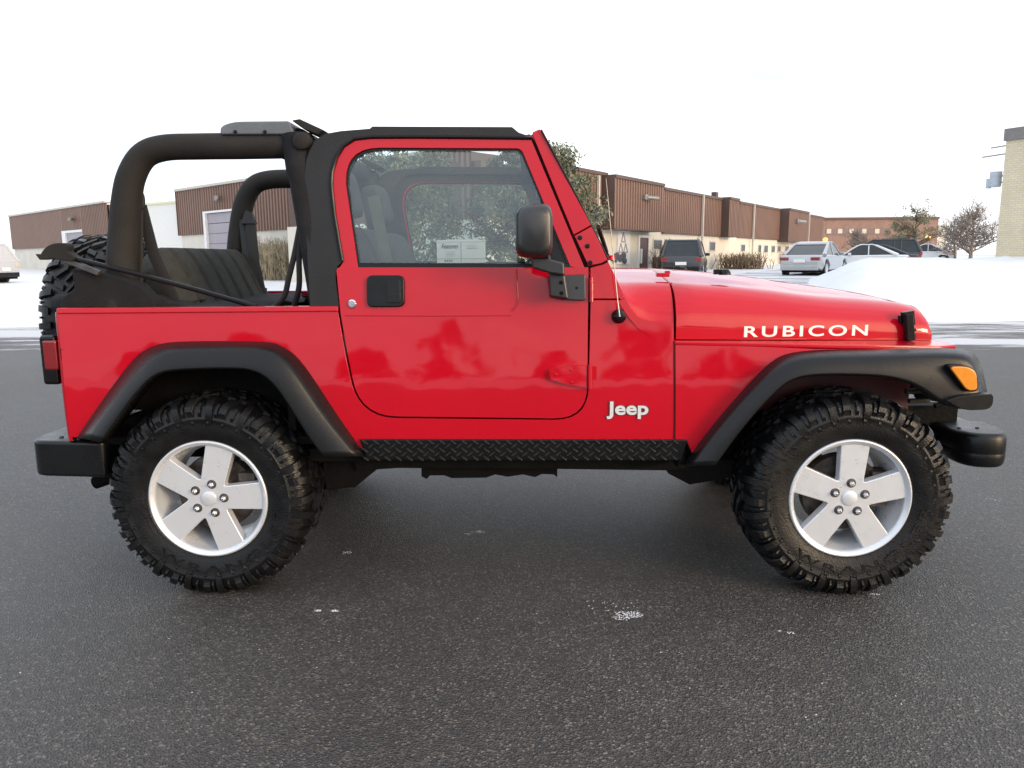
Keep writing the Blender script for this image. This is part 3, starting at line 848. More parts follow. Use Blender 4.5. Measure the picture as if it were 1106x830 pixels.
# --- bumpers
def bumper_end(px, Y0, Y1, rad_side, flip):
    pass
for far in SIDES:
    bm = bmesh.new()
    # front end cap: D shape seen from above
    x0, z1 = at(1034, 462, -0.60); x1, z0 = at(1087, 501, -0.60)
    z1 -= 0.012
    pl = fillet([(x0, -0.40), (x0, -0.615, 0.05), (x0+0.055, -0.672, 0.06), (x1-0.035, -0.668, 0.10), (x1+0.008, -0.53, 0.13), (x1+0.008, -0.40)], 10)
    BZ0, BZ1 = z0, z1
    ccx, ccy = sum(p[0] for p in pl)/len(pl), sum(p[1] for p in pl)/len(pl)
    zm_ = (z0+z1)/2-0.012; V = loft(bm, [[Vector((x+(ccx-x)*k, y+(ccy-y)*k, z)) for x, y in pl] for z, k in ((z0, 0.20), (z0+0.006, 0.09), (z0+0.018, 0.025), (z0+0.035, 0.0), (zm_-0.003, 0.0), (zm_, 0.015), (zm_+0.003, 0.0), (z1-0.040, 0.0), (z1-0.022, 0.02), (z1-0.009, 0.07), (z1-0.002, 0.15), (z1, 0.26))], True)
    bm.faces.new(V[0]); bm.faces.new(V[-1][::-1])
    fb_cap = (finish(bm, far))
    obj('bumper_end_cap', fb_cap, M_plast, suv, angle=70)
    for dx in (0.03, 0.10):
        bm = bmesh.new(); lathe(bm, [(0, 0.006), (0.007, 0.004), (0.008, -0.002)], 8, 'Z', (x0+dx, -0.56, z1)); obj('bumper_bolt', finish(bm, far), M_plast2, suv)
    # frame horn and tow hook
    bm = bmesh.new(); box(bm, (1.60, -0.36, 0.585), (0.36, 0.08, 0.11))
    tube(bm, catmull([(1.55, -0.42, 0.70), (1.62, -0.44, 0.735), (1.70, -0.44, 0.72), (1.71, -0.44, 0.67), (1.66, -0.44, 0.645)], 5), 0.012, 8)
    tube(bm, [(1.50, -0.60, 0.72), (1.72, -0.52, 0.675)], 0.012, 8)
    obj('frame_horn', finish(bm, far), M_under, suv, bevel=0.003)
    bm = bmesh.new()
    tube(bm, catmull([(1.46, -0.60, 0.735), (1.53, -0.60, 0.738), (1.57, -0.59, 0.72)], 4), 0.012, 8); tube(bm, [(1.47, -0.61, 0.70), (1.55, -0.60, 0.70)], 0.010, 8)
    obj('sway_link', finish(bm, far), M_steel, suv)
    # rear bumper cap
    bm = bmesh.new()
    xa, zb_ = at(38, 490, -0.68); xb, _ = at(104, 490, -0.76)
    zt2 = at(60, 474, -0.70)[1]; zb2 = at(60, 513.5, -0.72)[1]
    pl = fillet([(xa+0.006, -0.42), (xa, -0.62), (xa+0.02, -0.735, 0.055), (xb+0.03, -0.762, 0.03), (xb+0.03, -0.60), (xa+0.14, -0.55), (xa+0.14, -0.42)], 7)
    hprism(bm, pl, zb2, zt2)
    obj('bumper_end_cap', finish(bm, far), M_plast, suv, bevel=0.014, seg=4)
    for dx in (0.05, 0.10):
        bm = bmesh.new(); lathe(bm, [(0, 0.006), (0.008, 0.004), (0.009, -0.002)], 8, 'Z', (xa+dx+0.06, -0.68, zt2)); obj('bumper_bolt', finish(bm, far), M_steel, suv)
bm = bmesh.new(); box(bm, (1.775, 0, (BZ0+BZ1)/2), (0.13, 1.0, BZ1-BZ0-0.014)); obj('front_bumper', bm, M_plast2, suv, bevel=0.012, seg=3)
bm = bmesh.new(); box(bm, (-1.80, 0, 0.52), (0.09, 1.0, 0.11)); obj('rear_bumper', bm, M_plast2, suv, bevel=0.012, seg=3)

# --- underbody
bm = bmesh.new()
for s in (-1, 1):
    box(bm, (0.0, s*0.40, 0.53), (3.3, 0.07, 0.11))
    prism(bm, [at(x, y, -0.60) for x, y in ((346, 488), (420, 497), (383, 527), (352, 529))], s*0.60, s*0.50)
    prism(bm, [at(x, y, -0.60) for x, y in ((715, 497), (800, 497), (790, 516), (745, 524), (722, 512))], s*0.60, s*0.50)
    box(bm, (-0.2, s*0.66, 0.515), (1.25, 0.10, 0.05))
    prism(bm, [at(x, y, -0.62) for x, y in ((380, 494), (752, 494), (746, 509), (600, 507), (430, 506), (385, 509))], s*0.62, s*0.56)
    tube(bm, [(-AX+0.08, s*0.36, 0.34), (-0.62, s*0.36, 0.44)], 0.03, 8); tube(bm, [(AX-0.08, s*0.36, 0.34), (0.62, s*0.36, 0.44)], 0.03, 8)
    tube(bm, [(-AX-0.06, s*0.45, 0.33), (-AX-0.20, s*0.40, 0.72)], 0.03, 10); tube(bm, [(AX-0.09, s*0.42, 0.36), (AX-0.09, s*0.42, 0.76)], 0.032, 10)
    tube(bm, [(AX, s*0.33, 0.42), (AX, s*0.33, 0.70)], 0.055, 12); tube(bm, [(-AX, s*0.36, 0.42), (-AX, s*0.36, 0.66)], 0.055, 12)
skid = [(455, 497), (602, 497), (602, 516), (598, 513), (585, 512.5), (578, 516), (565, 513), (548, 515.5), (535, 513), (525, 516.5), (488, 517), (480, 514), (464, 514), (461, 518), (455, 515)]
prism(bm, [at(x, y, -0.55) for x, y in skid], -0.55, 0.50)
tube(bm, [(-AX, -0.58, WZ), (-AX, 0.58, WZ)], 0.042, 12); tube(bm, [(AX, -0.58, WZ), (AX, 0.58, WZ)], 0.042, 12)
bmesh.ops.create_icosphere(bm, subdivisions=2, radius=0.14, matrix=Matrix.Translation((-AX, 0.05, WZ)))
bmesh.ops.create_icosphere(bm, subdivisions=2, radius=0.13, matrix=Matrix.Translation((AX, -0.18, WZ)))
box(bm, (-1.45, 0.05, 0.50), (0.42, 0.62, 0.22)); box(bm, (1.25, 0, 0.70), (0.6, 0.6, 0.40))
tube(bm, [(-1.0, 0.42, 0.48), (-1.3, 0.5, 0.52), (-1.78, 0.52, 0.45)], 0.028, 10)
obj('chassis', bm, M_under, suv, bevel=0.004)
bm = bmesh.new()
p = at3(108, 519, -0.60); tube(bm, [p+Vector((-0.02, 0, -0.01)), p+Vector((0.05, 0, 0.015)), p+Vector((0.16, 0, 0.04))], 0.026, 10)
obj('mud_guard_stub', bm, M_under, suv)

M_lampg = mat('antenna_steel', (0.24, 0.235, 0.23), 0.35, 0.6, var=0.1)
# --- antenna
for far in (False,):
    b = at3(668.5, 342, YSo(-0.012)); bm = bmesh.new()
    lathe(bm, [(0.0, -0.022), (0.014, -0.020), (0.024, -0.010), (0.0265, 0.0), (0.024, 0.012)], 20, 'Y', b)
    an = obj('antenna', bm, M_plast2, suv)
    bm = bmesh.new(); e = at3(654.5, 193, -0.775)
    tube(bm, [b+Vector((0, -0.02, 0)), b.lerp(e, 0.12)+Vector((0, -0.004, 0)), e], [0.0040, 0.0019, 0.0010], 8)
    obj('antenna_rod', bm, M_lampg, an)

# --- padded roll bar
YB = -0.585
for far in SIDES:
    bm = bmesh.new()
    P = [at3(127, 350, YB-0.03), at3(130, 320, YB-0.02), at3(132.5, 270, YB), at3(137, 215, YB), at3(143, 188, YB), at3(156, 168, YB), at3(178, 160, YB), at3(215, 158.5, YB), at3(265, 158, YB), at3(322, 157, YB)]
    path = catmull(P, 6)
    rr = [0.062-0.014*min(1, i/(len(path)*0.55)) for i in range(len(path))]
    tube(bm, path, rr, 18)
    obj('roll_bar', finish(bm, far), M_pad, suv)
    bm = bmesh.new()
    P = [at3(321, 146, YB-0.02), at3(323, 165, YB-0.025), at3(329, 205, YB-0.05), at3(339, 265, YB-0.07), at3(351, 340, YB-0.08)]
    tube(bm, catmull(P, 5), [0.056]*9+[0.05]*12, 16)
    obj('roll_bar', finish(bm, far), M_fabric, suv)
    c = at3(325.5, 152.5, YB-0.085)
    bm = bmesh.new(); lathe(bm, [(0.0, -0.012), (0.020, -0.012), (0.030, -0.006), (0.032, 0.03)], 24, 'Y', c)
    obj('top_knob', finish(bm, far), M_pad, suv)
    # seat belts
    bm = bmesh.new()
    tube(bm, [at3(151, 212, YB+0.03), at3(151, 332, YB+0.05)], 0.013, 8, 0.25)
    tube(bm, [at3(152, 222, YB+0.05), at3(166, 275, YB+0.08), at3(191, 332, YB+0.12)], 0.024, 8, 0.12, up=(1, 0, 0))
    bmesh.ops.create_uvsphere(bm, u_segments=10, v_segments=8, radius=0.026, matrix=Matrix.Translation(at3(151.5, 216, YB+0.03)) @ Matrix.Diagonal((0.7, 0.6, 1.5, 1)))
    obj('seat_belt', finish(bm, far), M_belt, suv)
    bm = bmesh.new()
    tube(bm, catmull([at3(324, 244, YB-0.06), at3(318, 275, YB-0.05), at3(312, 300, YB-0.04), at3(307, 320, YB-0.02), at3(296, 332, YB)], 5), 0.011, 8)
    tube(bm, catmull([at3(325, 244, YB-0.06), at3(323, 280, YB-0.05), at3(323, 310, YB-0.04), at3(317, 333, YB)], 5), 0.011, 8)
    obj('seat_belt', finish(bm, far), M_belt, suv)
# --- belt anchors on the far bar that the photo shows as wedge and strap
bm = bmesh.new()
box(bm, at3(269, 236, 0.53), (0.075, 0.05, 0.06), taper=0.5); tube(bm, [at3(270, 238, 0.52), at3(275, 285, 0.5), at3(283, 322, 0.48)], 0.03, 8, 0.2, up=(1, 0, 0))
obj('seat_belt', bm, M_belt, suv, bevel=0.004)
# cross bars
bm = bmesh.new()
a = at3(322, 152, YB); tube(bm, [a, Vector((a.x, -a.y, a.z))], 0.045, 14)
obj('roll_bar', bm, M_fabric, suv)

# --- soft top: side rails, door surround, folded roof and the heap behind
SUR = [(335, 332), (332.5, 295), (330.5, 255), (328.8, 220), (328.4, 192), (330.5, 173), (334.5, 161), (341, 151), (351, 144.5), (368, 141.5), (399, 139), (402, 136.6), (553, 137.2), (560, 143), (574, 148.2)]
INN = [(564, 148), (401, 147.4), (383, 149), (370, 157), (362, 169), (357.5, 185), (356.5, 200), (360, 232), (366, 268), (369, 283), (364, 288), (362, 300), (366, 332)]
for far in SIDES:
    poly = px_side(SUR, -0.004) + px_side(INN, -0.004)
    bm = side_bm(poly, 0.0, 0.085, far)
    obj('top_surround', bm, M_vinyl, suv, bevel=0.006, seg=3, angle=55)
    bm = bmesh.new()
    tube(bm, [at3(x, y, YSo(-0.004)) for x, y in [(574, 149.2), (520, 148.6), (450, 148), (401, 148.2), (383, 150.2), (371, 158), (363.5, 170), (358.8, 186), (358, 200), (361.4, 232), (367.4, 268), (370, 282)]], 0.006, 8)
    obj('door_seal', finish(bm, far), M_plast2, suv)
    bm = bmesh.new()
    prism(bm, [at(x, y, YB-0.03) for x, y in ((316, 131), (325, 129.5), (352, 142), (344, 147), (330, 141))], YB-0.05, YB+0.10)
    obj('top_clamp', finish(bm, far), M_pad, suv, bevel=0.006)
bm = bmesh.new()
P = fillet([(242.5, 147.5, 3), (243, 138, 9), (258, 133.5, 8), (316, 133, 2), (322, 147.5)], 5)
prism(bm, [at(x, y, YB) for x, y in P], YB-0.045, -YB+0.045)
ft = obj('folded_roof', bm, M_skypad, suv, bevel=0.012, seg=3)
for px_ in (254, 286):
    bm = bmesh.new(); c = at3(px_, 142.5, YB-0.047); lathe(bm, [(0.0, -0.004), (0.006, -0.003), (0.007, 0.003)], 12, 'Y', c); obj('snap', bm, M_plast2, ft)
# windscreen header channel end
bm = bmesh.new(); a = at3(571, 146, -0.63); box(bm, (a.x-0.012, 0, a.z-0.012), (0.05, 1.24, 0.03)); obj('top_header', bm, M_vinyl, suv, bevel=0.006)

# heap of folded fabric along the rear rail
def heap(bm, x, z, rx, rz, y0, y1, seed, n=40, m=20):
    rows = []
    for i in range(n+1):
        y = y0+(y1-y0)*i/n; row = []
        k = 1.0 if 0 < i < n else 0.6
        for j in range(m):
            a = 2*PI*j/m
            q = 1+0.28*noise.noise(Vector((math.cos(a)*1.6, y*4+seed, math.sin(a)*1.6)))+0.10*noise.noise(Vector((math.cos(a)*4, y*11+seed, math.sin(a)*4)))
            row.append(Vector((x+rx*k*q*math.cos(a), y, z+rz*k*q*math.sin(a))))
        rows.append(row)
    V = loft(bm, rows, True); bm.faces.new(V[0][::-1]); bm.faces.new(V[-1])
bm = bmesh.new()
hx, hz = at(105, 318, -0.5)
heap(bm, hx, hz-0.03, 0.13, 0.055, -0.62, 0.62, 1.3)
heap(bm, hx+0.20, hz-0.05, 0.13, 0.045, -0.62, 0.62, 4.1)
heap(bm, hx+0.40, hz-0.075, 0.14, 0.03, -0.62, 0.62, 7.7)
obj('folded_fabric', bm, M_fabric, suv, angle=70)
bm = bmesh.new()
prism(bm, [at(x, y, -0.66) for x, y in ((77, 290), (100, 293), (128, 298), (150, 306), (166, 322), (170, 334), (64, 334), (66, 322), (80, 312))], -0.665, -0.60)
obj('folded_fabric', bm, M_fabric, suv, bevel=0.012, seg=3)
# bow rods with knuckle
for far in (False,):
    bm = bmesh.new()
    tube(bm, [at3(72, 277.5, -0.68), at3(150, 296.5, -0.68), at3(215, 314, -0.675), at3(277, 331.5, -0.665)], 0.0095, 10)
    obj('top_bow', finish(bm, far), M_plast2, suv)
    bm = bmesh.new()
    prism(bm, [at(x, y, -0.68) for x, y in ((60, 274), (110, 293), (107, 298), (72, 284))], -0.695, -0.67)
    obj('bow_bracket', finish(bm, far), M_steel, suv, bevel=0.003)
    bm = bmesh.new()
    kn = fillet([(41, 274.5), (47, 275), (51, 268, 6), (61, 262.5, 8), (77, 263, 5), (76, 272), (86, 279, 4), (80, 283), (62, 280), (46, 281)], 4)
    prism(bm, [at(x, y, -0.68) for x, y in kn], -0.70, -0.655)
    obj('bow_knuckle', finish(bm, far), M_pad, suv, bevel=0.008, seg=3)

# --- seats
def cushion(bm, size, nx=10, nz=10, seams=(), puff=0.5):
    """pad in x (thickness), y (width), z (height), origin at the base centre"""
    pass
def seat_back(name, loc, tilt, w, h, th, round_, seams, m=M_seat):
    bm = bmesh.new(); rows = []
    ny, nz = 96, 16
    def front(u, v):      # u across -1..1, v up 0..1
        y = u*w/2; hh = h
        edge = (abs(u)**6)
        rz = 1-(max(0, abs(u)-(1-round_))/round_)**2*0.16 if abs(u) > 1-round_ else 1.0
        z = v*hh*rz
        bulge = (1-edge)*(1-abs(2*v-1)**6)
        gro = sum(math.exp(-((y-s_)/0.011)**2) for s_ in seams)
        return y, z, bulge-0.75*gro*(1 if 0.03 < v < 0.97 else 0)
    for sgn in (1, -1):
        grid = []
        for j in range(nz+1):
            row = []
            for i in range(ny+1):
                u = -1+2*i/ny; v = j/nz
                y, z, b = front(u, v)
                row.append(Vector((sgn*(th*0.28+th*0.22*b), y, z)))
            grid.append(row)
        V = loft(bm, grid)
        if sgn > 0: A = V
        else: B = V
    def bridge(a, b):
        for k in range(len(a)-1): bm.faces.new((a[k], a[k+1], b[k+1], b[k]))
    bridge(A[-1], B[-1]); bridge(A[0], B[0])
    bridge([r[0] for r in A], [r[0] for r in B]); bridge([r[-1] for r in A], [r[-1] for r in B])
    bmesh.ops.transform(bm, matrix=Matrix.Translation(loc) @ Matrix.Rotation(tilt, 4, 'Y'), verts=bm.verts[:])
    o = obj(name, bm, m, suv, angle=80); o.modifiers.new('smooth', 'SUBSURF').levels = 1; o.modifiers['smooth'].render_levels = 2; return o
# rear bench: leaning back
zb = 0.80
seat_back('rear_seat', (-1.325, 0.06, zb), math.radians(-24), 0.98, 0.545, 0.16, 0.22, (-0.36, -0.22, -0.07, 0.07, 0.22, 0.36))
bm = bmesh.new(); box(bm, (-0.95, 0.06, 0.80), (0.48, 0.98, 0.14)); obj('rear_seat_cushion', bm, M_seat, suv, bevel=0.04, seg=4)
for s in (-1, 1):
    yb = s*0.36
    seat_back('front_seat', (-0.52, yb, 0.80), math.radians(-17), 0.50, 0.60, 0.15, 0.35, (-0.14, 0.14), M_seat)
    seat_back('headrest', (-0.72, yb, 1.42), math.radians(-12), 0.27, 0.19, 0.11, 0.5, (), M_seat)
    bm = bmesh.new(); box(bm, (-0.28, yb, 0.80), (0.50, 0.50, 0.15)); obj('front_seat_cushion', bm, M_seat, suv, bevel=0.045, seg=4)
    if s > 0: continue
    bm = bmesh.new(); tube(bm, [at3(403, 212, yb-0.27), at3(418, 284, yb-0.26)], 0.022, 8, 0.15, up=(1, 0, 0)); obj('seat_belt', bm, M_tan, suv)
# dashboard, wheel
bm = bmesh.new(); prism(bm, [(0.18, 1.02), (0.14, 1.10), (0.16, 1.17), (0.24, 1.19), (0.33, 1.19), (0.33, 1.0)], -0.66, 0.66); obj('dashboard', bm, M_plast, suv, bevel=0.012, seg=3)
bm = bmesh.new()
c = Vector((-0.02, 0.36, 1.16)); n = Vector((-0.88, 0, 0.47)).normalized(); a = Vector((0, 1, 0)); b = n.cross(a)
ring = [c+a*0.185*math.cos(t*2*PI/40)+b*0.185*math.sin(t*2*PI/40) for t in range(40)]
V = [[bm.verts.new(p+(p-c).normalized()*0.014*math.cos(q*PI/4)+n*0.014*math.sin(q*PI/4)) for q in range(8)] for p in ring]
for i in range(40):
    for q in range(8): bm.faces.new((V[i][q], V[i][(q+1) % 8], V[(i+1) % 40][(q+1) % 8], V[(i+1) % 40][q]))
for t in (0.25, PI-0.25, 1.5*PI): tube(bm, [c, c+a*0.18*math.cos(t)+b*0.18*math.sin(t)], 0.016, 8)
tube(bm, [c, c-n*0.28], 0.03, 10)
obj('steering_wheel', bm, M_plast2, suv)
bm = bmesh.new(); a = at3(553, 190, 0.05); box(bm, (a.x+0.12, 0, 1.56), (0.02, 0.22, 0.06)); tube(bm, [(a.x+0.13, 0, 1.57), (a.x+0.19, 0, 1.62)], 0.008, 8); obj('rear_view_mirror', bm, M_plast2, suv, bevel=0.008)

# --- price sheet in the far window
y_ = 0.655
s0, s1 = at(471.5, 259, y_), at(524.5, 284, y_)
sh = empty('window_sheet', (s0[0]*0.5+s1[0]*0.5, y_, s1[1]))
tag(sh, 'white printed sheet with script heading standing inside the far door window', 'paper sheet')
W_, H_ = s1[0]-s0[0], s0[1]-s1[1]
bm = bmesh.new(); prism(bm, fillet([(-W_/2, 0), (-W_/2, H_*0.97), (0, H_*1.0), (W_/2*0.85, H_*0.99, 0.02), (W_/2, H_*0.93), (W_/2, 0)], 4), 0.0, 0.004)
obj('sheet', bm, M_white, sh)
bm = bmesh.new()
box(bm, (0.0, -0.001, H_*0.47), (0.004, 0.002, H_*0.86)); box(bm, (0, -0.001, H_*0.18), (W_*0.99, 0.002, 0.003)); box(bm, (0, -0.001, H_*0.90), (W_*0.97, 0.002, 0.002))
for k in range(4): box(bm, (-W_*0.22, -0.001, H_*(0.30+0.06*k)), (W_*(0.2-0.03*(k % 2)), 0.002, 0.0015)); box(bm, (W_*0.22, -0.001, H_*(0.62+0.07*(k % 3))), (W_*0.2, 0.002, 0.0012))
obj('rule_lines', bm, mat('grey_rule', (0.45, 0.45, 0.47), 0.7, var=0.05), sh, smooth=False)
bm = fit_text('Features', W_*0.34, H_*0.20, 0.001, shear=0.35)
for v in bm.verts: v.co += Vector((-W_*0.23, -0.002, H_*0.72))
obj('lettering', bm, M_ink, sh, smooth=False)
bm = bmesh.new()
for k in range(4): box(bm, (-W_*0.33+0.012*k, -0.001, H_*0.09), (0.007, 0.002, 0.008))
obj('print_marks', bm, M_ink, sh, smooth=False)
# ================================================================== ground
def asphalt_mat():
    m = bpy.data.materials.new('asphalt'); nt, p = nodes_of(m); N, L = nt.nodes, nt.links
    tc = N.new('ShaderNodeTexCoord')
    def noise_(sc, det=3, rough=0.6):
        n = N.new('ShaderNodeTexNoise'); n.inputs['Scale'].default_value = sc; n.inputs['Detail'].default_value = det; n.inputs['Roughness'].default_value = rough
        L.new(tc.outputs['Object'], n.inputs['Vector']); return n
    big = noise_(0.42, 6, 0.62); med = noise_(7, 5)
    vor = N.new('ShaderNodeTexVoronoi'); vor.inputs['Scale'].default_value = 165; L.new(tc.outputs['Object'], vor.inputs['Vector'])
    hsv = N.new('ShaderNodeSeparateColor'); L.new(vor.outputs['Color'], hsv.inputs[0])
    stone = N.new('ShaderNodeValToRGB'); e = stone.color_ramp.elements
    e[0].position = 0.0; e[0].color = (0.021, 0.0195, 0.0175, 1); e[1].position = 1.0; e[1].color = (0.21, 0.19, 0.165, 1)
    e.new(0.45).color = (0.037, 0.0345, 0.0315, 1); e.new(0.80).color = (0.058, 0.0535, 0.0485, 1); e.new(0.95).color = (0.130, 0.113, 0.092, 1)
    L.new(hsv.outputs[0], stone.inputs['Fac'])
    vr = N.new('ShaderNodeMapRange'); vr.inputs['From Min'].default_value = 0.3; vr.inputs['From Max'].default_value = 0.7; vr.inputs['To Min'].default_value = 0.64; vr.inputs['To Max'].default_value = 1.16
    L.new(big.outputs['Fac'], vr.inputs['Value'])
    vr2 = N.new('ShaderNodeMapRange'); vr2.inputs['From Min'].default_value = 0.3; vr2.inputs['From Max'].default_value = 0.7; vr2.inputs['To Min'].default_value = 0.86; vr2.inputs['To Max'].default_value = 1.14
    L.new(med.outputs['Fac'], vr2.inputs['Value'])
    mu = N.new('ShaderNodeMath'); mu.operation = 'MULTIPLY'; L.new(vr.outputs[0], mu.inputs[0]); L.new(vr2.outputs[0], mu.inputs[1])
    mx = N.new('ShaderNodeMix'); mx.data_type = 'RGBA'; mx.blend_type = 'MULTIPLY'; mx.inputs[0].default_value = 1
    L.new(stone.outputs['Color'], mx.inputs[6]); L.new(mu.outputs[0], mx.inputs[7])
    L.new(mx.outputs[2], p.inputs['Base Color'])
    rr = N.new('ShaderNodeMapRange'); rr.inputs['To Min'].default_value = 0.36; rr.inputs['To Max'].default_value = 0.66
    L.new(big.outputs['Fac'], rr.inputs['Value']); L.new(rr.outputs[0], p.inputs['Roughness'])
    p.inputs['Specular IOR Level'].default_value = 0.75
    b = N.new('ShaderNodeBump'); b.inputs['Strength'].default_value = 0.9; b.inputs['Distance'].default_value = 0.006
    L.new(vor.outputs['Distance'], b.inputs['Height']); L.new(b.outputs['Normal'], p.inputs['Normal'])
    return m
M_asph = asphalt_mat()
M_snow = mat('snow', (0.72, 0.735, 0.765), 0.6, var=0.03, vscale=0.9, bump=0.5, bscale=5)
def slush_mat():
    m = bpy.data.materials.new('slush'); nt, p = nodes_of(m); N, L = nt.nodes, nt.links
    tc = N.new('ShaderNodeTexCoord'); mp_ = N.new('ShaderNodeMapping'); mp_.inputs['Rotation'].default_value = (0, 0, math.radians(-57)); mp_.inputs['Scale'].default_value = (0.12, 1.3, 1)
    n = N.new('ShaderNodeTexNoise'); n.inputs['Scale'].default_value = 1.2; n.inputs['Detail'].default_value = 6
    r = N.new('ShaderNodeValToRGB'); r.color_ramp.elements[0].position = 0.42; r.color_ramp.elements[1].position = 0.62
    r.color_ramp.elements[0].color = (0.16, 0.16, 0.165, 1); r.color_ramp.elements[1].color = (0.74, 0.75, 0.78, 1)
    L.new(tc.outputs['Object'], mp_.inputs['Vector']); L.new(mp_.outputs['Vector'], n.inputs['Vector']); L.new(n.outputs['Fac'], r.inputs['Fac']); L.new(r.outputs['Color'], p.inputs['Base Color'])
    p.inputs['Roughness'].default_value = 0.5
    return m
M_slush = slush_mat()

bm = bmesh.new()
ds = [-300, -120, -40, -10, 0, 5, 10, 15, 20, 30, 40, 55, 69, 80, 120, 250, 900]
cxs = [-900, -300, -80, -30, 0, 30, 80, 300, 900]
loft(bm, [[gp(c, d, gh(d)) for c in cxs] for d in ds])
tag(obj('parking_lot', bm, M_asph), kind='structure')

def fbm(x, y, s=1.0):
    return noise.noise(Vector((x*s, y*s, 3.1)))*0.6+noise.noise(Vector((x*s*2.3, y*s*2.3, 8.2)))*0.3+noise.noise(Vector((x*s*5.1, y*s*5.1, 1.7)))*0.15
# snow field behind the lot (a sheet with a ragged ploughed edge)
def edge_d(c): return 14.55+0.35*fbm(c, 0, 0.55)+0.10*fbm(c, 4, 2.5)-0.03*max(0, c)
bm = bmesh.new(); rows = []
cc = [-260, -150, -90, -60]+[-40+0.5*i for i in range(161)]+[60, 90, 150, 260]
for k, dd in enumerate([0.0, 0.12, 0.3, 0.6, 1.0, 1.6, 2.4, 3.5, 5, 7, 10, 14, 19, 25, 32, 40, 54, 80, 150, 500]):
    row = []
    for c in cc:
        d = edge_d(c)+dd
        h = -0.03 if k == 0 else (0.02+0.09*min(1, dd/0.6)+0.05*fbm(c, d, 0.8)*min(1, dd/0.3))
        row.append(gp(c, d, gh(d)+h))
    rows.append(row)
loft(bm, rows)
tag(obj('snow_field', bm, M_snow, angle=80), kind='structure')
# thin film of old snow and salt on the lot in front of the snow field
def film_mat():
    m = bpy.data.materials.new('snow_film'); m.use_nodes = True; N, L = m.node_tree.nodes, m.node_tree.links; N.clear()
    o = N.new('ShaderNodeOutputMaterial'); mx = N.new('ShaderNodeMixShader'); t = N.new('ShaderNodeBsdfTransparent'); d = N.new('ShaderNodeBsdfDiffuse'); d.inputs[0].default_value = (0.72, 0.73, 0.75, 1)
    tc = N.new('ShaderNodeTexCoord'); mp_ = N.new('ShaderNodeMapping'); mp_.inputs['Scale'].default_value = (0.40, 1.9, 1)
    n = N.new('ShaderNodeTexNoise'); n.inputs['Scale'].default_value = 1.3; n.inputs['Detail'].default_value = 8; n.inputs['Roughness'].default_value = 0.68
    sx = N.new('ShaderNodeSeparateXYZ'); L.new(tc.outputs['Object'], sx.inputs[0])
    g = N.new('ShaderNodeMapRange'); g.inputs['From Min'].default_value = 3.0; g.inputs['From Max'].default_value = 11.2; g.inputs['To Min'].default_value = -0.22; g.inputs['To Max'].default_value = 0.15
    ad = N.new('ShaderNodeMath'); ad.operation = 'ADD'
    r = N.new('ShaderNodeMapRange'); r.inputs['From Min'].default_value = 0.50; r.inputs['From Max'].default_value = 0.66; r.inputs['To Max'].default_value = 0.8
    L.new(tc.outputs['Object'], mp_.inputs['Vector']); L.new(mp_.outputs['Vector'], n.inputs['Vector']); L.new(sx.outputs['Y'], g.inputs['Value'])
    sk = N.new('ShaderNodeMath'); sk.operation = 'MULTIPLY_ADD'; sk.inputs[1].default_value = 0.13; L.new(sx.outputs['X'], sk.inputs[0]); L.new(sx.outputs['Y'], sk.inputs[2])
    df = N.new('ShaderNodeMath'); df.operation = 'SUBTRACT'; df.inputs[1].default_value = 8.5; L.new(sk.outputs[0], df.inputs[0])
    ab = N.new('ShaderNodeMath'); ab.operation = 'ABSOLUTE'; L.new(df.outputs[0], ab.inputs[0])
    bd = N.new('ShaderNodeMapRange'); bd.interpolation_type = 'SMOOTHSTEP'; bd.inputs['From Min'].default_value = 0.75; bd.inputs['From Max'].default_value = 0.1; bd.inputs['To Max'].default_value = 0.26; L.new(ab.outputs[0], bd.inputs['Value'])
    a2 = N.new('ShaderNodeMath'); a2.operation = 'ADD'; L.new(g.outputs[0], a2.inputs[0]); L.new(bd.outputs[0], a2.inputs[1])
    L.new(n.outputs['Fac'], ad.inputs[0]); L.new(a2.outputs[0], ad.inputs[1]); L.new(ad.outputs[0], r.inputs['Value']); L.new(r.outputs[0], mx.inputs[0])
    L.new(t.outputs[0], mx.inputs[1]); L.new(d.outputs[0], mx.inputs[2]); L.new(mx.outputs[0], o.inputs[0])
    return m
bm = bmesh.new(); loft(bm, [[gp(c, d, gh(d)+0.006) for c in (-40, -10, 10, 40)] for d in (5.5, 9, 15.0)])
tag(obj('snow_film', bm, film_mat(), smooth=False), 'thin blotchy film of old snow and salt on the lot before the snow field', kind='stuff')
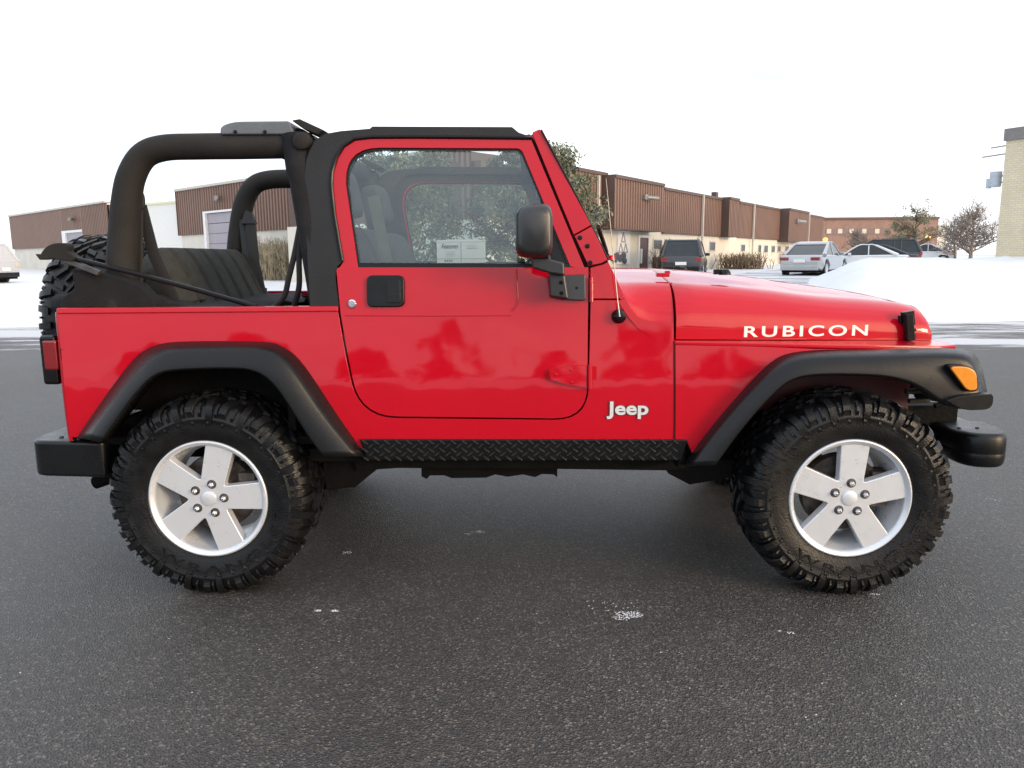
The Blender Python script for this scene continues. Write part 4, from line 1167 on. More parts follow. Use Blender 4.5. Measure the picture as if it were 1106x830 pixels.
# little crusts of snow on the asphalt near the vehicle
bm = bmesh.new()
def crumb(px, py, r, n, sq=0.5):
    for i in range(n):
        a = rnd.random()*2*PI; q = r*math.sqrt(rnd.random())
        v = ray(px, py); t = -CP.z/v.z; p = CP+v*t
        c = Vector((p.x+q*math.cos(a), p.y+q*math.sin(a)*sq, 0.0))
        s = rnd.uniform(0.0010, 0.0030)
        top = bm.verts.new(c+Vector((0, 0, s*0.7)))
        ring = [bm.verts.new(c+Vector((s*math.cos(k*PI/2.5)*rnd.uniform(.6, 1.3), s*math.sin(k*PI/2.5)*rnd.uniform(.6, 1.3), 0.0005))) for k in range(5)]
        for k in range(5): bm.faces.new((ring[k], ring[(k+1) % 5], top))
for a in ((680, 664, 0.05, 170), (672, 668, 0.035, 50), (343, 660, 0.014, 24), (361, 660, 0.016, 30), (373, 597, 0.028, 36), (516, 575, 0.035, 50), (505, 577, 0.02, 16), (854, 684, 0.013, 14), (842, 682, 0.008, 7), (945, 642, 0.02, 22), (669, 746, 0.003, 3), (703, 767, 0.003, 2), (22, 727, 0.004, 3), (183, 690, 0.004, 3), (714, 705, 0.004, 3), (722, 737, 0.003, 3), (870, 775, 0.004, 3), (1075, 540, 0.05, 20), (660, 655, 0.12, 40), (560, 640, 0.5, 14), (300, 720, 0.6, 8), (800, 740, 0.5, 10)):
    crumb(*a)
tag(obj('snow_crumbs', bm, M_snow, smooth=False), 'small crusts of snow scattered on the dark asphalt', kind='stuff')

# ploughed snow bank on the right
def bank_h(c, d):
    e = edge_d(c)
    t = (d-e)/6.0
    if t < 0: return -0.2
    up = min(1, t); up = up*up*(3-2*up)
    side = max(0, min(1, (c/d-0.350)/0.125)); side = side*side*(3-2*side)
    far_ = max(0, min(1, (33-d)/4.0)); far_ = far_*far_*(3-2*far_)
    h = 0.92+0.02*max(0, min(1, (c-15)/4))
    return (h*side*up*far_)+0.16*fbm(c, d, 0.5)*side*up*far_+0.09*fbm(c, d, 1.9)*side*up*far_+0.03*fbm(c, d, 6.0)*up-0.03+0.05*side
bm = bmesh.new()
cc = [4.4+0.25*i for i in range(112)]
loft(bm, [[gp(c, 13.6+0.27*k, gh(13.6+0.27*k)+bank_h(c, 13.6+0.27*k)) for c in cc] for k in range(74)])
tag(obj('snow_bank', bm, M_snow, angle=80), kind='structure')

# ================================================================== buildings
M_brown = mat('brown_cladding', (0.20, 0.118, 0.085), 0.5, var=0.08, vscale=0.7, spec=0.35)
M_brownd = mat('brown_trim', (0.095, 0.058, 0.045), 0.55, var=0.1, vscale=1)
M_cream = mat('cream_block', (0.66, 0.615, 0.52), 0.85, var=0.07, vscale=1.2, bump=0.2, bscale=14)
M_pipe = mat('tan_pipe', (0.55, 0.50, 0.42), 0.5, var=0.05)
M_trimw = mat('white_trim', (0.78, 0.77, 0.74), 0.55, var=0.05)
M_garage = mat('garage_panel', (0.34, 0.31, 0.33), 0.6, var=0.06, vscale=2)
M_lampm = mat('lamp_housing', (0.26, 0.25, 0.23), 0.4, 0.3, var=0.1)
M_doorb = mat('door_maroon', (0.09, 0.035, 0.03), 0.4, var=0.2, vscale=3)
M_redbrick = mat('red_brick', (0.27, 0.165, 0.13), 0.85, var=0.15, vscale=1.5)
def brick_mat(name, c1, c2, mortar, sx):
    m = bpy.data.materials.new(name); nt, p = nodes_of(m); N, L = nt.nodes, nt.links
    tc = N.new('ShaderNodeTexCoord'); mp_ = N.new('ShaderNodeMapping'); mp_.inputs['Rotation'].default_value = (math.radians(90), 0, 0)
    b = N.new('ShaderNodeTexBrick'); b.inputs['Scale'].default_value = 1.0; b.inputs['Brick Width'].default_value = sx*2.6; b.inputs['Row Height'].default_value = sx
    b.inputs['Mortar Size'].default_value = sx*0.11; b.inputs['Color1'].default_value = (*c1, 1); b.inputs['Color2'].default_value = (*c2, 1); b.inputs['Mortar'].default_value = (*mortar, 1)
    n = N.new('ShaderNodeTexNoise'); n.inputs['Scale'].default_value = 0.9; n.inputs['Detail'].default_value = 6
    mx = N.new('ShaderNodeMix'); mx.data_type = 'RGBA'; mx.blend_type = 'MULTIPLY'; mx.inputs[0].default_value = 0.35
    L.new(tc.outputs['Object'], mp_.inputs['Vector']); L.new(mp_.outputs['Vector'], b.inputs['Vector']); L.new(tc.outputs['Object'], n.inputs['Vector'])
    L.new(b.outputs['Color'], mx.inputs[6]); L.new(n.outputs['Fac'], mx.inputs[7]); L.new(mx.outputs[2], p.inputs['Base Color'])
    bu = N.new('ShaderNodeBump'); bu.inputs['Strength'].default_value = 0.5; bu.inputs['Distance'].default_value = 0.02; bu.invert = True
    L.new(b.outputs['Fac'], bu.inputs['Height']); L.new(bu.outputs['Normal'], p.inputs['Normal'])
    p.inputs['Roughness'].default_value = 0.9
    return m
M_ybrick = brick_mat('pale_yellow_brick', (0.86, 0.75, 0.53), (0.79, 0.68, 0.47), (0.68, 0.60, 0.45), 0.08)

class Facade:
    """local frame: x along the front, -y outward; o = (cx, d), u = (du, dd) in camera-plan coordinates"""
    def __init__(s, name, o, u):
        l = math.hypot(*u); s.o = Vector(o); s.u = Vector(u)/l; s.n = Vector((s.u.y, -s.u.x))
        s.d0 = gh(o[1])
        w = gp(o[0], o[1], s.d0)
        du = RH*s.u.x+FH*s.u.y
        s.root = empty(name, w, math.atan2(du.y, du.x))
    def px(s, px, py, p=0.0):
        """(x, z) in the local frame of a photo pixel on the plane p metres outside the front"""
        v = ray(px, py); h = Vector((v.dot(RH), v.dot(FH)))
        q = s.o+s.n*p
        # q + u*a = h*t
        det = s.u.x*(-h.y)+h.x*s.u.y
        t = (s.u.x*(-q.y)+q.x*s.u.y)/det
        a = (h.x*t-q.x)*s.u.x+(h.y*t-q.y)*s.u.y
        return a, CP.z+v.z*t-s.d0
    def part(s, name, bm, m, parent=None, **k): return obj(name, bm, m, parent or s.root, **k)
def ribs(bm, x0, x1, z0, z1, y, pitch=0.27, dep=0.07):
    """corrugated sheet: real folded profile, front at -y"""
    prof = []; x = x0
    while x < x1-0.01:
        for fx, dy in ((0.0, 0), (0.46, 0), (0.56, dep), (0.90, dep)): 
            q = x+fx*pitch
            if q < x1: prof.append((q, -y+dy))
        x += pitch
    prof.append((x1, -y))
    loft(bm, [[Vector((a, b, z0)) for a, b in prof], [Vector((a, b, z1)) for a, b in prof]])
def rect(bm, x0, x1, z0, z1, y0, y1): box(bm, ((x0+x1)/2, (y0+y1)/2, (z0+z1)/2), (abs(x1-x0), abs(y1-y0), abs(z1-z0)))
def window(F, a, b, p=0.0, m=None):
    """window between photo corners a (top left) and b (bottom right): frame + pane set in a reveal"""
    x0, z1 = F.px(*a, p); x1, _ = F.px(b[0], a[1], p); _, z0 = F.px(a[0], b[1], p)
    bm = bmesh.new(); t = min(0.07, (x1-x0)*0.12)
    rect(bm, x0, x1, z1-t, z1, -0.03, 0.05); rect(bm, x0, x1, z0, z0+t, -0.05, 0.05); rect(bm, x0, x0+t, z0+t, z1-t, -0.03, 0.05); rect(bm, x1-t, x1, z0+t, z1-t, -0.03, 0.05)
    w = F.part('window', bm, m or M_pipe, smooth=False)
    bm = bmesh.new(); rect(bm, x0+t, x1-t, z0+t, z1-t, -0.004, 0.04); F.part('pane', bm, M_bglass, w, smooth=False)
def wall_light(F, px, py, p, s=1.0):
    x, z = F.px(px, py, p); bm = bmesh.new()
    rect(bm, x-0.22*s, x+0.10*s, z-0.10*s, z+0.16*s, -p-0.18*s, -p+0.05); 
    tube(bm, [(x+0.05*s, -p-0.12*s, z+0.02*s), (x+0.65*s, -p-0.5*s, z-0.02*s)], 0.11*s, 8)
    F.part('wall_light', bm, M_lampm, bevel=0.03*s)

# --- long brown building on the right
KC = (-1.0, 26.7)
FR = Facade('brown_building', KC, (0.556, 0.831))
tag(FR.root, 'long brown ribbed-metal building over a cream wall, behind the parked dark car', 'building')
xe, _ = FR.px(890, 250)
zb_, zt_ = FR.px(717.6, 251.6)[1], FR.px(717.6, 206.0)[1]
bm = bmesh.new(); rect(bm, 0.0, xe-0.05, -0.6, zb_+0.1, 0.0, 10); FR.part('wall', bm, M_cream, smooth=False)
bm = bmesh.new(); rect(bm, 0.05, xe-0.05, zb_+0.1, zt_-0.06, 0.05, 9.9); FR.part('upper_wall', bm, M_brownd, smooth=False)
segs = []
bt = bmesh.new()
def seg(p0, p1, p, top, bot, first=False):
    x0 = FR.px(p0, 230, p)[0]; x1 = FR.px(p1, 230, p)[0]
    bm = bmesh.new(); ribs(bm, x0, x1, bot, top, p); FR.part('metal_cladding', bm, M_brown, smooth=False)
    rect(bt, x0-0.02, x1+0.02, top, top+0.14, -p-0.06, 0.3); rect(bt, x0, x1, bot-0.05, bot, -p-0.01, 0.02)
    if p > 0.3: rect(bt, x0-0.04, x0, bot, top+0.1, -p+0.002, 0.0); rect(bt, x1, x1+0.04, bot, top, -p+0.002, 0.0)
b1t = FR.px(664, 192, 0.75)[1]; b1b = FR.px(664, 246.4, 0.75)[1]
xA = FR.px(640, 230, 0.12)[0]
seg(560, 655, 0.12, zt_+0.15, zb_); seg(664, 716.5, 0.75, b1t, b1b); seg(717, 783, 0.12, zt_, zb_)
seg(788, 798, 0.6, FR.px(788, 215.4, 0.6)[1], FR.px(788, 255.3, 0.6)[1]); seg(798.5, 846, 0.12, zt_, zb_)
seg(853, 874, 0.8, FR.px(853, 227, 0.8)[1], FR.px(853, 260.5, 0.8)[1]); seg(875, 890, 0.12, zt_, zb_)
FR.part('parapet_trim', bt, M_brownd, smooth=False)
for px_ in (758.8, 814, 646, 874):
    x, _ = FR.px(px_, 240, 0.2); bm = bmesh.new(); rect(bm, x-0.055, x+0.055, -0.3, zt_+0.1, -0.26, -0.15); FR.part('downspout', bm, M_pipe, smooth=False)
for a, b in (((705, 258), (715, 270.6)), ((717.5, 258), (726.5, 271)), ((730.5, 259), (739, 268)), ((742, 259.5), (749.5, 269)), ((766, 260.5), (772.5, 272)), ((800, 263.5), (804.8, 272.5)), ((818.6, 264), (822.3, 273.5)), ((825, 264.5), (829.5, 273.8)), ((833, 265), (837, 273.5)), ((839.5, 265.3), (843.2, 273)), ((848, 265.5), (852, 272)), ((856, 266), (860, 272)), ((865, 266), (869, 271.5)), ((873, 266), (876, 271)), ((880, 266.5), (883, 271))):
    window(FR, a, b)
# entrance door, dark panel, sign board
x0, z1 = FR.px(688.6, 253.5); x1, _ = FR.px(700.5, 253.5); z0 = -0.2
bm = bmesh.new(); rect(bm, x0, x0+0.14, z0, z1, -0.08, 0.02); rect(bm, x1-0.14, x1, z0, z1, -0.08, 0.02); rect(bm, x0+0.14, x1-0.14, z1-0.14, z1, -0.08, 0.02)
dr = FR.part('entrance_door', bm, M_trimw, smooth=False)
bm = bmesh.new(); rect(bm, x0+0.14, x1-0.14, z0, z1-0.14, -0.04, 0.03); FR.part('door_leaf', bm, M_doorb, dr, smooth=False)
bm = bmesh.new(); rect(bm, x0+0.2, x0+0.30, 0.8, 1.5, -0.14, -0.042); FR.part('handle', bm, M_trimw, dr, smooth=False)
x0, z1 = FR.px(705, 278); x1, _ = FR.px(717, 278); bm = bmesh.new(); rect(bm, x0, x1, -0.3, z1, -0.10, -0.002); FR.part('dark_panel', bm, M_doorb, smooth=False)
x0, z1 = FR.px(667, 248, 0.05); x1, z0 = FR.px(679.5, 285, 0.05); bm = bmesh.new(); rect(bm, x0, x1, z0, z1-0.03, -0.09, -0.002)
sb = FR.part('sign_board', bm, M_trimw, smooth=False)
bm = bmesh.new()
ca, cz = FR.px(673.2, 264, 0.1)
for (ox, oz, s_) in ((0, 0.50, 0.24), (-0.26, 0.02, 0.24), (0.26, 0.02, 0.24)):
    tri = [Vector((ca+ox+s_*math.cos(a_), -0.10, cz-0.25+oz+s_*1.15*math.sin(a_))) for a_ in (PI/2, PI/2+2*PI/3, PI/2+4*PI/3)]
    [tube(bm, [tri[q_], tri[(q_+1) % 3]], 0.03, 6) for q_ in range(3)]
FR.part('emblem', bm, M_garage, sb)
bm = bmesh.new(); ca, cz = FR.px(670, 279.3, 0.12)
for k in range(9): bmesh.ops.create_icosphere(bm, subdivisions=1, radius=rnd.uniform(0.12, 0.24), matrix=Matrix.Translation((ca+rnd.uniform(-0.5, 0.5), -0.12, cz+rnd.uniform(-0.2, 0.2))) @ Matrix.Diagonal((1.3, 0.2, 0.8, 1)))
FR.part('emblem', bm, M_ink, sb)
wall_light(FR, 696, 214, 0.75, 0.9); wall_light(FR, 860, 239.5, 0.8, 1.1)
x, z = FR.px(787, 211, 0.5); bm = bmesh.new(); rect(bm, x-0.2, x+0.2, zt_, zt_+0.5, 0.2, 0.5); FR.part('roof_vent', bm, M_brownd)

# --- brown building on the left, seen through the roll bar
LO = (-18.3, 43.0)
FL = Facade('brown_building', LO, (0.728, -0.685))
tag(FL.root, 'brown ribbed-metal building with a grey garage door, seen through the open rear of the vehicle', 'building')
LT = FL.px(194.5, 207)[1]; LB = FL.px(199, 254.7)[1]; lx = 23.3
bm = bmesh.new(); rect(bm, 0, lx, -0.6, LB+0.1, 0.0, 1.8); FL.part('wall', bm, M_cream, smooth=False)
bm = bmesh.new(); rect(bm, 0.02, lx-0.1, LB+0.1, LT-0.1, 0.06, 1.7); FL.part('upper_wall', bm, M_brownd, smooth=False)
g0, gz = FL.px(225, 231); g1, _ = FL.px(258.5, 231)
bm = bmesh.new(); ribs(bm, -0.05, g0-0.25, LB, LT, 0.12); FL.part('metal_cladding', bm, M_brown, smooth=False); bm = bmesh.new(); ribs(bm, g0-0.25, g1+0.25, gz+0.1, LT, 0.12); FL.part('metal_cladding', bm, M_brown, smooth=False); bm = bmesh.new(); ribs(bm, g1+0.25, lx+0.1, LB, LT, 0.12)
FL.part('metal_cladding', bm, M_brown, smooth=False)
bm = bmesh.new(); rect(bm, -0.12, lx, LT, LT+0.12, -0.2, 0.3); FL.part('parapet_trim', bm, M_pipe, smooth=False)
bm = bmesh.new(); rect(bm, -0.10, -0.055, LB, LT, -0.16, 0.06); FL.part('corner_trim', bm, M_brownd, smooth=False)
bm = bmesh.new(); rect(bm, g0-0.25, g0, -0.3, gz+0.1, -0.2, 0.02); rect(bm, g1, g1+0.25, -0.3, gz+0.1, -0.2, 0.02); rect(bm, g0, g1, gz, gz+0.1, -0.2, 0.02)
gd = FL.part('garage_door', bm, M_trimw, smooth=False)
bm = bmesh.new()
nz_ = 7
for k in range(nz_): rect(bm, g0+0.004, g1-0.004, -0.3+(gz+0.3)*k/nz_, -0.3+(gz+0.3)*(k+0.94)/nz_, -0.07, 0.01)
FL.part('door_panel', bm, M_garage, gd, smooth=False)
wall_light(FL, 237, 215, 0.12, 1.0)

# --- far left brown building
F4 = Facade('brown_building', (-42.0, 63.6), (0.728, -0.685))
tag(F4.root, 'small brown metal-clad building farthest left, with a pale doorway', 'building')
a0, T4 = F4.px(11.4, 234.6); a1, _ = F4.px(116.5, 218.6); B4 = F4.px(15.6, 269.6)[1]
bm = bmesh.new(); rect(bm, a0+0.05, a1, -0.6, B4+0.1, 0, 8); F4.part('wall', bm, M_cream, smooth=False)
bm = bmesh.new(); rect(bm, a0+0.05, a1-0.1, B4+0.1, T4-0.1, 0.06, 7.9); F4.part('upper_wall', bm, M_brownd, smooth=False)
d0_, dz_ = F4.px(69, 250); d1_, _ = F4.px(91, 250)
bm = bmesh.new(); xm_ = F4.px(68.5, 250)[0]
ribs(bm, a0, d0_, B4, T4, 0.12, 0.27, 0.02); F4.part('metal_cladding', bm, M_brown, smooth=False); bm = bmesh.new(); ribs(bm, d0_, d1_, dz_, T4, 0.12, 0.27, 0.03); F4.part('metal_cladding', bm, M_brown, smooth=False); bm = bmesh.new(); ribs(bm, d1_, a1, B4, T4, 0.12)
F4.part('metal_cladding', bm, M_brown, smooth=False)
bm = bmesh.new(); rect(bm, a0-0.1, a1, T4, T4+0.12, -0.2, 0.3); F4.part('parapet_trim', bm, M_pipe, smooth=False)
bm = bmesh.new(); rect(bm, d0_, d0_+0.7, -0.3, dz_, -0.16, 0.05); rect(bm, d0_+0.7, d1_, dz_-0.15, dz_, -0.16, 0.05); dd_ = F4.part('garage_door', bm, M_trimw, smooth=False)
bm = bmesh.new(); rect(bm, d0_+0.7, d1_, -0.3, dz_-0.15, -0.06, 0.05); F4.part('door_panel', bm, M_garage, dd_, smooth=False)
wall_light(F4, 80, 237.5, 0.12, 1.0)

F4E = F4.o+F4.u*a1
# --- pale linking wall and the far left brown building
F3 = Facade('pale_wall', (F4E[0]+0.25, F4E[1]+0.25), (-18.3-F4E[0], 43.0-F4E[1]))
tag(F3.root, 'plain pale wall linking the two brown buildings on the left', 'wall')
x0, zt3 = F3.px(150, 222.5); F3L = math.hypot(-18.3-F4E[0], 43.0-F4E[1])

bm = bmesh.new(); rect(bm, 0, F3L+0.3, -0.6, zt3, 0, 4); F3.part('wall', bm, mat('pale_render', (0.80, 0.78, 0.72), 0.85, var=0.04), smooth=False)
bm = bmesh.new(); rect(bm, 0, F3L+0.3, zt3, zt3+0.12, -0.1, 0.3); F3.part('coping', bm, mat('yellow_coping', (0.75, 0.72, 0.45), 0.7, var=0.05), smooth=False)
# --- pale yellow brick building on the right, side face running towards the camera
BC = (18.0, 28.6)
FB_ = Facade('brick_building', BC, (0.5, -0.87))
tag(FB_.root, 'pale yellow brick building with grey roof edge at the right edge', 'building')
zt5 = FB_.px(1070, 142)[1]
bm = bmesh.new(); rect(bm, 0, 16, -0.6, zt5-0.42, 0, 12); FB_.part('wall', bm, M_ybrick, smooth=False)
bm = bmesh.new(); rect(bm, -0.06, 16, zt5-0.418, zt5, -0.08, 12.05); FB_.part('roof_edge', bm, mat('grey_fascia', (0.20, 0.19, 0.18), 0.6, var=0.08), smooth=False)
# service bracket, lines and meter drum fixed to the wall corner
z1_ = pxd(1056, 155, 29).z; bm = bmesh.new()
p = FB_.root.location
for py_, L_ in ((157, 1.2), (166, 1.7)):
    z = pxd(1060, py_, 28.8).z-FB_.d0; tube(bm, [(0.05, 0.3, z), (-L_*0.62, 0.3+L_*0.1, z-0.02)], 0.025, 6)
for py_ in (190, 197):
    z = pxd(1060, py_, 28.8).z-FB_.d0; tube(bm, [(0.05, 0.3, z), (-0.35, 0.3, z)], 0.03, 6)
sv = FB_.part('service_bracket', bm, M_lampm)
z = pxd(1056, 193.5, 28.8).z-FB_.d0
bm = bmesh.new(); lathe(bm, [(0.0, z+0.30), (0.20, z+0.28), (0.20, z-0.24), (0.17, z-0.27), (0.0, z-0.27)], 16, 'Z', (-0.42, 0.32, 0)); rect(bm, -0.72, -0.60, z-0.3, z+0.05, 0.25, 0.40)
FB_.part('service_drum', bm, mat('pale_blue_metal', (0.45, 0.50, 0.56), 0.5, 0.2, var=0.08))

# --- far brick building
F6 = Facade('far_brick_building', ((885-553)/820*96, 96), (1, 0.0))
tag(F6.root, 'low red brick building in the distance with a row of small white windows', 'building')
a0, T6 = F6.px(884, 239.5); a1, T6b = F6.px(1014, 236.5)
zs_ = F6.px(1014, 262)[1]
bm = bmesh.new(); rect(bm, a0, a1, -1, T6b-0.02, 0, 10); F6.part('wall', bm, M_redbrick, smooth=False)
bm = bmesh.new(); rect(bm, a0, a1, T6b-0.02, T6b+0.25, -0.2, 0.4); F6.part('roof_edge', bm, M_brownd, smooth=False)
bm = bmesh.new(); x0, z1 = F6.px(894, 247.5); x1, z0 = F6.px(962, 252.8); rect(bm, x0, x1, z0, z1, -0.05, -0.003); F6.part('window_band', bm, mat('grey_brown_band', (0.20, 0.15, 0.13), 0.8, var=0.1), smooth=False)
for px_ in (895, 907, 919.5, 933, 947):
    x, z = F6.px(px_, 250); bm = bmesh.new(); rect(bm, x-0.28, x+0.28, z-0.28, z+0.28, -0.1, -0.052); F6.part('window', bm, M_pipe, smooth=False)
bm = bmesh.new(); rect(bm, a1, a1+1.2, -1, T6b-0.8, 0.3, 9); F6.part('end_wall', bm, M_cream, smooth=False)
def glow(name, col, st):
    m = bpy.data.materials.new(name); nt, p = nodes_of(m); p.inputs['Emission Color'].default_value = (*col, 1); p.inputs['Emission Strength'].default_value = st; p.inputs['Base Color'].default_value = (*col, 1); return m
M_glow = glow('lit_orange_lamp', (1.0, 0.36, 0.06), 2.2)
for i, (px_, py_, d, r, lab) in enumerate(((1002.5, 257, 93, 0.33, 'lit orange lamp on the far brick building'), (891.5, 259, 72, 0.22, 'lit orange lamp at the end of the long brown building'))):
    p = pxd(px_, py_, d); lp = empty('lamp_post', (p.x, p.y, gh(d)))
    tag(lp, lab, 'lamp'); h = p.z-gh(d)
    bm = bmesh.new(); lathe(bm, [(0.07, -0.2), (0.05, h-r*0.8)], 8, 'Z', cap=True); obj('post', bm, M_lampm, lp)
    bm = bmesh.new(); bmesh.ops.create_uvsphere(bm, u_segments=16, v_segments=10, radius=r, matrix=Matrix.Translation((0, 0, h)) @ Matrix.Diagonal((1, 1, 0.8, 1))); obj('globe', bm, M_glow, lp)

# driveway along the long building
def fr(s_, o_): q = FR.o+FR.u*s_+FR.n*o_; return q
bm = bmesh.new(); rows = []
for s_ in [4+1.5*i for i in range(46)]:
    rows.append([gp(fr(s_, o_).x, fr(s_, o_).y, gh(fr(s_, o_).y)+0.19+0.03*fbm(s_, o_, 0.6)) for o_ in (4.6, 6, 8, 10, 11.3)])
loft(bm, rows)
tag(obj('driveway', bm, M_slush), kind='structure')
# ================================================================== parked cars
M_tl = mat('tail_lens', (0.26, 0.03, 0.03), 0.25, coat=0.5, var=0.1)
def car(name, cx, d, heading, L, W, H, kind, paint, label, lights=True, zoff=0.0, glass=None):
    """heading = (right, away) in camera plan; origin under the middle of the car"""
    hd = (RH*heading[0]+FH*heading[1]).normalized()
    root = empty(name, gp(cx, d, gh(d)+zoff), math.atan2(hd.y, hd.x))
    tag(root, label, 'car', 'cars parked in the far lot')
    h2, w2 = L/2, W/2
    wr = 0.33 if kind != 'suv' else 0.37
    xf, xb = h2-0.85, -h2+0.88
    belt = H*0.60 if kind != 'suv' else H*0.58
    def arch(xc, r): return [(xc+r*math.cos(a), wr+r*math.sin(a)) for a in [PI*k/8 for k in range(9)]]
    sill = 0.24 if kind != 'suv' else 0.32
    if kind == 'sedan':
        top = [(h2-0.02, 0.34), (h2, 0.50), (h2-0.06, 0.66), (h2-0.25, 0.76), (h2-1.25, belt+0.02), (-h2+1.05, belt+0.05), (-h2+0.12, belt+0.03), (-h2+0.02, belt-0.12), (-h2, 0.60), (-h2+0.02, 0.32)]
        G = [(h2-1.28, belt), (h2-2.1, H-0.04), (h2-2.6, H), (-h2+1.75, H-0.03), (-h2+0.62, belt+0.02)]
    else:
        top = [(h2-0.02, 0.40), (h2, 0.60), (h2-0.06, 0.82), (h2-0.25, 0.92), (h2-1.15, belt+0.02), (-h2+0.35, belt+0.03), (-h2+0.04, belt), (-h2, 0.80), (-h2-0.02, 0.62), (-h2, 0.38)]
        G = [(h2-1.15, belt), (h2-1.85, H-0.06), (h2-2.4, H), (-h2+0.75, H-0.02), (-h2+0.42, H-0.06), (-h2+0.06, belt)]
    nsm = 5
    Gs = [(q.x, q.y) for q in catmull([Vector((a_, b_, 0)) for a_, b_ in G], nsm)]
    G0 = G; G = [Gs[0]] + [p for p in Gs[1:-1]] + [Gs[-1]]
    prof = top + [(xb-wr*1.18, sill)] + arch(xb, wr*1.16)[::-1] + [(xb+wr*1.18, sill), (xf-wr*1.18, sill)] + arch(xf, wr*1.16)[::-1] + [(xf+wr*1.18, sill)]
    bm = bmesh.new()
    prism(bm, prof, -w2, w2)
    for v in bm.verts:                                     # tumble and plan taper
        k = 1-0.10*max(0, (abs(v.co.x)-h2+0.7)/0.7)**2
        if v.co.z > belt-0.12: k *= 0.97
        if v.co.z < 0.36: k *= 0.97
        v.co.y *= k
    obj('body', bm, paint, root, bevel=0.10, seg=4)
    # cabin: glass core and painted roof with pillars
    bm = bmesh.new(); rows = []
    inset = lambda z: w2*0.93-(z-belt)/(H-belt)*0.17
    for sgn in (-1, 1): rows.append([Vector((x, sgn*(inset(z)), z-0.012)) for x, z in G])
    V = loft(bm, rows); bm.faces.new(V[0]); bm.faces.new(V[1][::-1])
    obj('window' if not glass else 'cabin', bm, glass or M_cglass, root, smooth=False)
    bm = bmesh.new()
    roof = [p for p in G if p[1] > H-(0.15 if kind == 'sedan' else 0.10)]
    a = [bm.verts.new((x, -inset(z)-0.012, z-0.02)) for x, z in roof]; b = [bm.verts.new((x, inset(z)+0.012, z-0.02)) for x, z in roof]
    a2 = [bm.verts.new((x, -inset(z)*0.86, z+0.02)) for x, z in roof]; b2 = [bm.verts.new((x, inset(z)*0.86, z+0.02)) for x, z in roof]
    for R1, R2 in ((a, a2), (a2, b2), (b2, b)):
        for k in range(len(roof)-1): bm.faces.new((R1[k], R1[k+1], R2[k+1], R2[k]))
    obj('roof', bm, paint, root, angle=80).modifiers.new('t', 'SOLIDIFY').thickness = 0.03
    for sgn in (-1, 1):
        bm = bmesh.new()
        P = lambda x, z: Vector((x, sgn*(inset(z)+0.003), z-0.012))
        k1 = nsm*(2 if kind == 'sedan' else 2); k2 = len(G)-1-nsm*(1 if kind == 'sedan' else 2)
        tube(bm, [P(*q) for q in G[:k1+1]], 0.028, 6); tube(bm, [P(*q) for q in G[k2:]], [0.05+0.05*i_/(len(G)-1-k2) for i_ in range(len(G)-k2)], 6); tube(bm, [P(*q) for q in G[k1:k2+1]], 0.03, 6)
        xm = (G0[1][0]+G0[-2][0])/2-0.1; tube(bm, [P(xm, belt), P(xm, H-0.05)], 0.03, 6)
        if kind == 'suv': xm = G0[-2][0]+0.75; tube(bm, [P(xm, belt), P(xm, H-0.05)], 0.05, 6); tube(bm, [Vector((G0[2][0], sgn*(w2-0.30), H+0.05)), Vector((G0[-3][0], sgn*(w2-0.30), H+0.05))], 0.02, 6)
        obj('pillars', bm, paint, root)
    for xx in (xf, xb):
        for sgn in (-1, 1):
            bm = bmesh.new(); lathe(bm, [(0.0, -0.09), (wr*0.62, -0.10), (wr*0.68, -0.11), (wr*0.95, -0.10), (wr, -0.06), (wr, 0.08), (0.0, 0.09)], 28)
            for v in bm.verts: v.co = Vector((v.co.x+xx, v.co.y*(-sgn)+sgn*(w2-0.11), v.co.z+wr))
            wh = obj('wheel', bm, M_rubber, root)
            bm = bmesh.new(); lathe(bm, [(0.0, -0.105), (0.06, -0.108), (wr*0.58, -0.104), (wr*0.62, -0.112), (wr*0.64, -0.10)], 20)
            for v in bm.verts: v.co = Vector((v.co.x+xx, v.co.y*(-sgn)+sgn*(w2-0.11), v.co.z+wr))
            obj('rim', bm, M_alloy, wh)
    for sgn in (-1, 1):
        bm = bmesh.new()
        if kind == 'sedan': rect(bm, -h2-0.012, -h2+0.24, belt-0.20, belt-0.06, sgn*(w2*0.91), sgn*(w2*0.50))
        else: rect(bm, -h2-0.03, -h2+0.16, belt-0.24, belt-0.03, sgn*(w2*0.93), sgn*(w2*0.66))
        obj('tail_light', bm, M_tl if not glass else M_pipe, root, bevel=0.02)
        bm = bmesh.new(); rect(bm, h2-0.22, h2+0.01, 0.58, 0.72, sgn*(w2*0.88), sgn*(w2*0.5)); obj('headlight', bm, M_lamp, root, bevel=0.03)
        bm = bmesh.new(); rect(bm, h2-1.75, h2-1.58, belt+0.02, belt+0.16, sgn*(w2*0.95), sgn*(w2+0.16)); obj('side_mirror', bm, paint, root, bevel=0.03)
    bm = bmesh.new()
    rect(bm, -h2-0.03, -h2+0.1, sill+0.02, sill+0.24, -w2*0.86, w2*0.86); rect(bm, h2-0.1, h2+0.03, sill, sill+0.16, -w2*0.84, w2*0.84)
    obj('bumper', bm, paint if kind == 'sedan' else M_plast, root, bevel=0.04)
    bm = bmesh.new(); rect(bm, -h2-0.045, -h2, 0.60 if kind == 'sedan' else 0.62, 0.74 if kind == 'sedan' else 0.76, -0.24, 0.24); obj('licence_plate', bm, M_white, root)
    bm = bmesh.new(); rect(bm, -h2+0.05, h2-0.05, sill-0.06, sill+0.05, -w2*0.8, w2*0.8); obj('underside', bm, M_under, root)
    return root
M_csilver = mat('silver_car_paint', (0.46, 0.465, 0.47), 0.3, 0.5, coat=0.8, var=0.04)
M_cwhite = mat('white_car_paint', (0.72, 0.76, 0.80), 0.3, coat=0.8, var=0.03)
